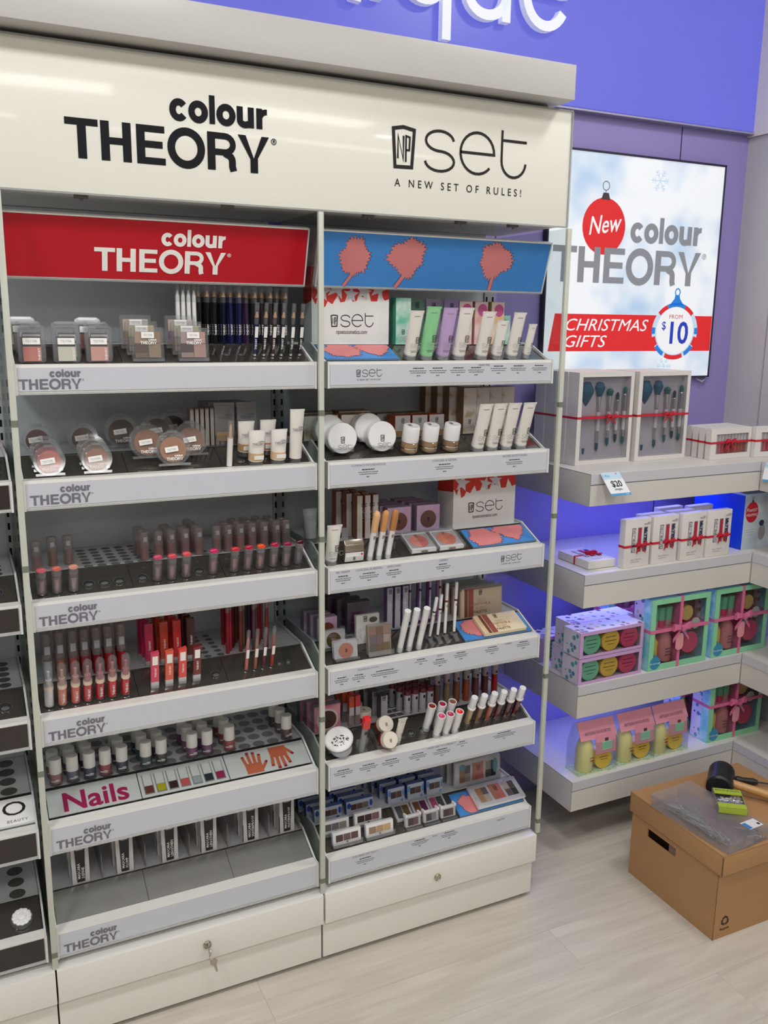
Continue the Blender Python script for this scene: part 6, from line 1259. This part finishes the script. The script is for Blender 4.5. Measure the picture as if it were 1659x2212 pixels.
# large mint gift boxes
MINTF = M('mint_frame', (138, 208, 164), .4); AQUA = wavy('aqua_stripe_print', (120, 196, 216), (176, 222, 232), 30)
@template
def bath_box(key):
    t = thing('bath_gift_box', '', 'gift box'); w, h, d = .231, .222, .075
    part('front_frame', MB().box(0, w, 0, .003, 0, .018).box(0, w, 0, .003, h - .016, h).box(0, .018, 0, .003, .018, h - .016).box(w - .016, w, 0, .003, .018, h - .016), MINTF, t)
    part('sleeve', MB().box(0, w, .003, .035, h - .0015, h).box(0, .0015, .003, .035, 0, h).box(w - .0015, w, .003, .035, 0, h).box(0, w, .003, d, 0, .0015), AQUA, t); part('rear_sleeve', MB().box(0, w, .035, d, h - .0015, h).box(0, .0015, .035, d, 0, h).box(w - .0015, w, .035, d, 0, h).box(0, w, d - .0015, d, 0, h), MAC, t)
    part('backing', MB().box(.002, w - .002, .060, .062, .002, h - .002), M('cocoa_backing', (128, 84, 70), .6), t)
    for k, x in enumerate((.030, .056, .084)):
        o = part('nail_bottle', MB().lathe([(.011, .120), (.012, .122), (.012, .150)], 14, (x, .022, 0)), [M('bt_cream', (206, 190, 190), .2), M('bt_pink', (206, 50, 96), .2), M('bt_nude', (180, 140, 136), .2)][k], t); part('bottle_cap', MB().lathe([(.0125, .150), (.0125, .188), (.0115, .190)], 14, (x, .022, 0)), M('bt_mintcap', (96, 176, 132), .35), o)
    part('yellow_tub', MB().lathe([(.024, 0), (.024, .03)], 16, (.155, .015, .160), 'y'), M('bt_lemon', (230, 196, 110), .4), t); part('yellow_bottle', MB().lathe([(.017, .020), (.018, .024), (.018, .085), (.010, .098), (.010, .112)], 16, (.030, .024, 0)), M('bt_yellow', (236, 208, 96), .3), t)
    pb = part('pink_bottle', MB().lathe([(.024, .020), (.025, .024), (.025, .090), (.014, .112), (.014, .124)], 18, (.078, .028, 0)), M('bt_rose', (206, 130, 130), .3), t)
    part('small_print', MB().rect(.066, .090, .060, .063, .0026).rect(.068, .088, .050, .053, .0026).rect(.066, .092, .040, .043, .0026), rgbm((120, 60, 66)), pb, smooth=False); part('pink_tub', MB().lathe([(.034, 0), (.034, .008), (.032, .01), (.032, .035)], 24, (.168, .010, .066), 'y'), M('tub_pink', (226, 70, 116)), t)
    part('mint_roundel', MB().lathe([(.018, .0030), (.018, .0040)], 18, (.180, 0, .128), 'y'), M('roundel_pale', (206, 220, 206), .5), t); part('window_film', MB().box(.016, w - .014, .0014, .002, .016, h - .014), FILM, t)
    part('ribbon', MB().box(w * .50 - .005, w * .50 + .005, -.0014, d, -.0000, h + .001).box(-.001, w + .001, -.0018, d, .118, .128), PINKRIB, t); bow(t, w * .50, -.002, .124, .032, PINKRIB)
    part('gift_tag', MB().rbox(w * .42, w * .42 + .030, -.0060, -.0050, .055, .108, .012), M('tag_pink', (224, 150, 160), .5), t); part('blue_tag', MB().lathe([(.012, -.0050), (.012, -.0040)], 14, (w * .56, 0, .108), 'y'), M('tag_blue', (36, 120, 160), .4), t)
    s = part('blue_sticker', MB().lathe([(.020, -.0012), (.020, -.0004)], 16, (.026, 0, .024), 'y').lathe([(.005, -.0012), (.005, -.0004)], 8, (.026, 0, .046), 'y'), M('sticker_blue', (50, 140, 180), .4), t); text('Do not eat!', .0088, WTXT, s, (.026, -.0016, .020), res=1, bold=.01); return t
put(bath_box('a'), (1.699, .106, RT[2] + .0005), (0, 0, 0), 'mint-framed bath gift box with pink bow, left one on the third wall shelf', 'mint-framed bath gift boxes')
put(bath_box('a'), (1.958, .110, RT[2] + .0005), (0, 0, 0), 'mint-framed bath gift box with pink bow, right one on the third wall shelf', 'mint-framed bath gift boxes')
put(bath_box('a'), (1.705, .30, RT[2] + .0005), (0, 0, 0), 'mint-framed bath gift box standing behind, showing only its aqua edge', 'mint-framed bath gift boxes')
put(bath_box('a'), (1.990, .124, RT[3] + .0005), (0, 0, 0), 'mint-framed bath gift box with pink bow on the lowest wall shelf', 'mint-framed bath gift boxes')
put(bath_box('a'), (1.975, .235, RT[3] + .0005), (0, 0, 0), 'mint-framed bath gift box behind the one on the lowest shelf', 'mint-framed bath gift boxes')
# cellophane gift bags
GING = dotty('gingham_card', (220, 232, 206), [(150, 200, 140), (190, 218, 170)], 130, .42)
@template
def hand_bag(key):
    t = thing('cellophane_gift_bag', '', 'gift bag'); w, d, h = .140, .07, .155
    part('base_card', MB().box(0, w, 0, d, 0, .002), GING, t)
    pf = [(.001, .002), (d - .001, .002), (d - .002, .09), (.046, h), (.036, h), (.003, .09)]
    part('cellophane', MB().prism_x(pf, .0005, w - .0005), clear('cellophane', (242, 245, 243), body=.03, refl=1.8, rough=.1), t)
    o = part('lotion_bottle', MB().lathe([(.025, .0022), (.027, .006), (.027, .060), (.024, .085), (.012, .112), (.012, .122)], 20, (.040, .034, 0)), M('lotion_cream', (242, 232, 160), .3, coat=.3), t); part('lettering', MB().rect(.040, .060, .048, .0505, .0068).rect(.044, .058, .038, .042, .0068), rgbm((170, 80, 60)), o, smooth=False)
    o = part('balm_tub', MB().lathe([(.031, 0), (.031, .012), (.0295, .014), (.0295, .036)], 24, (.098, .014, .034), 'y'), M('tub_yellow', (246, 204, 70)), t); part('small_print', MB().rect(.082, .114, .040, .0425, .0136).rect(.085, .112, .032, .034, .0136), rgbm((140, 100, 50)), o, smooth=False)
    hc = part('header_card', MB().add([(.005, .0100, .108), (w - .002, .0100, .108), (w - .002, .0360, h + .002), (.005, .0360, h + .002), (.005, .0085, .108), (w - .002, .0085, .108), (w - .002, .0345, h + .003), (.005, .0345, h + .003)], [(0, 1, 2, 3), (7, 6, 5, 4), (4, 5, 1, 0), (7, 3, 2, 6), (4, 0, 3, 7), (5, 6, 2, 1)]), M('blush_card', (224, 150, 168), .5), t, smooth=False)
    part('card_flap', MB().box(.058, .132, -.0040, -.0030, .060, .116), M('blush_card', (224, 150, 168)), t, rot=(math.radians(-6), 0, 0)); part('mint_patch', MB().box(.080, .118, -.0050, -.0042, .070, .096), M('mint_patch', (150, 206, 176), .5), t, rot=(math.radians(-6), 0, 0)); part('cupcake_print', MB().box(.092, .104, -.0052, -.0042, .097, .106), rgbm((90, 60, 66)), t, rot=(math.radians(-6), 0, 0))
    text('ARTISAN FAVOURITES', .0135, rgbm((120, 84, 110)), hc, (w * .5, .0125 - .0, .122), (math.atan2(.047, .026), 0, 0), sx=.72, res=2); return t
for k, x in enumerate((1.477, 1.628, 1.767)): put(hand_bag('a'), (x, .118, RT[3] + .0005), (0, 0, math.radians([-1, 0, 1][k])), f'clear gift bag with pink card header, {["left", "middle", "right"][k]} one of three on the lowest shelf', 'clear gift bags with pink headers')

# ================================================================== cardboard archive box and tools
KRAFT = M('kraft_cardboard', (176, 134, 90), .7, var=.06, scale=14, bump=.15); KEDGE = M('kraft_edge', (110, 78, 50), .8)
t = thing('archive_box', 'brown lidded cardboard archive box standing on the floor', 'box', (1.550, -.357, 0), (0, 0, math.radians(-.5)))
bw, bd, bh = .40, .324, .235
hy0, hy1, hz0, hz1 = .150, .260, .150, .176
part('carton', MB().box(0, bw, 0, .004, 0, bh).box(0, bw, bd - .004, bd, 0, bh).box(bw - .004, bw, .004, bd - .004, 0, bh).box(.004, bw - .004, .004, bd - .004, 0, .004)
     .box(0, .004, .004, hy0, 0, bh).box(0, .004, hy1, bd - .004, 0, bh).box(0, .004, hy0, hy1, 0, hz0).box(0, .004, hy0, hy1, hz1, bh), KRAFT, t)
part('handle_flap', MB().box(.004, .006, hy0, hy0 + .03, hz0, hz1), M('grey_brown_flap', (120, 98, 84), .7), t)
part('lid', MB().box(-.007, bw + .007, -.016, bd + .007, .250, .255).box(-.007, -.003, -.016, bd + .007, .196, .250).box(bw + .003, bw + .007, -.016, bd + .007, .196, .25).box(-.007, bw + .007, -.016, -.012, .196, .25).box(-.007, bw + .007, bd + .003, bd + .007, .196, .25), KRAFT, t, bevel=.0012)
part('corner_seam', MB().box(-.0004, .0006, -.0006, .0006, 0, .196).box(-.0076, -.0066, -.0166, -.0156, .197, .248), KEDGE, t)
rm = MB()
for k in range(3):
    a = math.radians(90 + 120 * k); cx_, cz_ = .038 + .009 * math.cos(a), .048 + .009 * math.sin(a); rm.stroke([(cx_ + .009 * math.cos(a + 1.9), cz_ + .009 * math.sin(a + 1.9)), (cx_ + .003 * math.cos(a), cz_ + .003 * math.sin(a)), (cx_ + .009 * math.cos(a - 1.9), cz_ + .009 * math.sin(a - 1.9))], .0055, -.0006)
part('recycle_mark', rm, M('dark_brown_print', (62, 36, 32), .7), t, smooth=False); text('Recycle', .0105, M('dark_brown_print', (62, 36, 32)), t, (.038, -.0006, .022), bold=.02, res=2)
# organiser of screws
TOPZ = .2555
t = thing('screw_organiser', 'clear plastic compartment case of screws on the cardboard box', 'case', (1.556, -.375, TOPZ), (0, 0, math.radians(3.5)))
PLAST = clear('milky_plastic', (246, 246, 248), body=.07, body_rgb=(240, 240, 246), refl=1.2, rough=.15); ow, od, oh = .150, .262, .036
part('shell', MB().box(0, ow, 0, .002, 0, oh).box(0, ow, od - .002, od, 0, oh).box(0, .002, .002, od - .002, 0, oh).box(ow - .002, ow, .002, od - .002, 0, oh).box(.002, ow - .002, .002, od - .002, 0, .0015), PLAST, t); part('lid', MB().box(-.003, ow + .003, -.003, od + .003, oh, oh + .002).box(-.003, -.001, -.003, od + .003, oh - .009, oh).box(-.003, ow + .003, -.003, -.001, oh - .009, oh), PLAST, t)
for x in (.050, .100): part('partition', MB().box(x, x + .0015, .002, od - .002, .002, oh - .001), PLAST, t)
part('latch', MB().box(.055, .085, -.006, -.003, .012, .036), PLAST, t); lb = part('paper_label', MB().box(.092, .142, .012, .045, oh + .002, oh + .0026), M('label_white', (226, 226, 230), .5), t); part('blue_mark', MB().box(.092, .104, .014, .040, oh + .0026, oh + .0030), M('label_blue', (60, 130, 200), .5), lb); part('dark_mark', MB().box(.130, .138, .018, .026, oh + .0026, oh + .0030), DARKTXT, lb)
STEEL = M('zinc_steel', (196, 192, 188), .4, metal=.6); sb = MB(); r_ = random.Random(11)
def screw(b, p, a, el, L):
    d = Vector((math.cos(a) * math.cos(el), math.sin(a) * math.cos(el), math.sin(el))); p = Vector(p); e = p + d * L
    b.tube([p, p + d * .0025, p + d * .003, e - d * .004, e], [.0038, .0034, .0016, .0016, .0002], 6)
for k in range(70): screw(sb, (1.556 + r_.uniform(.008, .042), -.375 + r_.uniform(.02, .20), TOPZ + .006 + r_.uniform(0, .020)), 1.57 + r_.uniform(-.5, .5), r_.uniform(-.1, .15), r_.uniform(.03, .05))
for k in range(16): screw(sb, (1.556 + r_.uniform(.105, .14), -.375 + r_.uniform(.01, .06), TOPZ + .006 + r_.uniform(0, .01)), r_.uniform(0, 3), 0, .025)
o = part('screws', sb, STEEL, None); tag(o, 'heap of loose zinc screws lying inside the clear compartment case', 'screws'); o['kind'] = 'stuff'
# blister pack of bolts
PZ = TOPZ + oh + .0026
t = thing('bolt_pack', 'clear blister pack of bolts with green card ends lying on the case', 'pack', (1.632, -.262, PZ), (0, 0, math.radians(-37))); 
part('tray', MB().box(0, .075, 0, .002, 0, .016).box(0, .075, .102, .104, 0, .016).box(0, .002, 0, .104, 0, .016).box(.073, .075, 0, .104, 0, .016).box(0, .075, 0, .104, 0, .0012), PLAST, t); LIME = M('lime_card', (170, 190, 60), .45); part('rear_card', MB().box(.002, .073, .074, .102, .0150, .0168), LIME, t); part('front_card', MB().box(.002, .073, .002, .026, .0150, .0168).box(.002, .073, -.0012, 0, .001, .016), LIME, t); text('BOLTS & NUTS', .0095, DARKTXT, t, (.037, .089, .0170), (0, 0, 0), bold=.02, res=2); part('violet_band', MB().box(.002, .073, .026, .031, .0150, .0166), M('violet_band', (96, 84, 160), .45), t); part('side_card', MB().box(.074, .0762, .002, .102, .001, .012), LIME, t)
sb = MB()
for k in range(46): screw(sb, (r_.uniform(.012, .063), r_.uniform(.030, .072), r_.uniform(.004, .011)), r_.uniform(0, 6.28), r_.uniform(-.2, .2), r_.uniform(.012, .02))
o = part('bolts', sb, M('bright_zinc', (220, 222, 226), .3, metal=.7), t); o['kind'] = 'stuff'
# mallet and screwdriver
t = thing('rubber_mallet', 'black rubber mallet with wooden handle lying on the cardboard box', 'mallet', (1.775, -.135, TOPZ + .0365), (0, 0, 0))
hd_ = Vector((-.80, -.60, 0)).normalized()
part('head', MB().lathe([(.030, -.052), (.036, -.048), (.0365, -.02), (.034, .0), (.0365, .02), (.036, .048), (.030, .052)], 28, (0, 0, 0), 'x'), M('black_rubber', (24, 24, 30), .4, var=.1), t, rot=(0, 0, math.radians(40)), bevel=0.)
part('handle', MB().tube([(.005, -.008, 0), (.055, -.075, -.008), (.13, -.175, -.020)], [.0115, .0115, .0135], 12), M('turned_ash', (196, 150, 92), .4, var=.12, scale=20, stretch=(3, 12, 3)), t)
t = thing('screwdriver', 'black-handled screwdriver lying behind the mallet', 'screwdriver', (1.855, -.115, TOPZ + .011), (0, 0, math.radians(-42)))
part('grip', MB().lathe([(.006, 0), (.010, .004), (.010, .012), (.008, .02), (.0095, .05), (.006, .062)], 12, (0, 0, 0), 'x'), M('black_grip', (30, 30, 32), .4), t); part('shaft', MB().lathe([(.0025, .062), (.0025, .14)], 8, (0, 0, 0), 'x'), M('dark_steel', (80, 76, 74), .3, metal=.8), t)
# stray flecks of debris on the floor
for k, (x, y) in enumerate(((.85, -.37), (.66, -.50), (1.33, -.62), (1.02, -.55))): tag(part('debris_fleck', MB().prism_z([(0, 0), (.006, .001), (.007, .003), (.001, .0025)], 0, .0012), M('dark_fleck', (60, 50, 40), .8), None, loc=(x, y, .0002), rot=(0, 0, k * 1.1)), 'tiny dark fleck of debris on the pale floor, ' + ['by the right drawer', 'below the left drawer', 'before the cardboard box', 'in the middle of the aisle'][k], 'debris', 'flecks of debris')
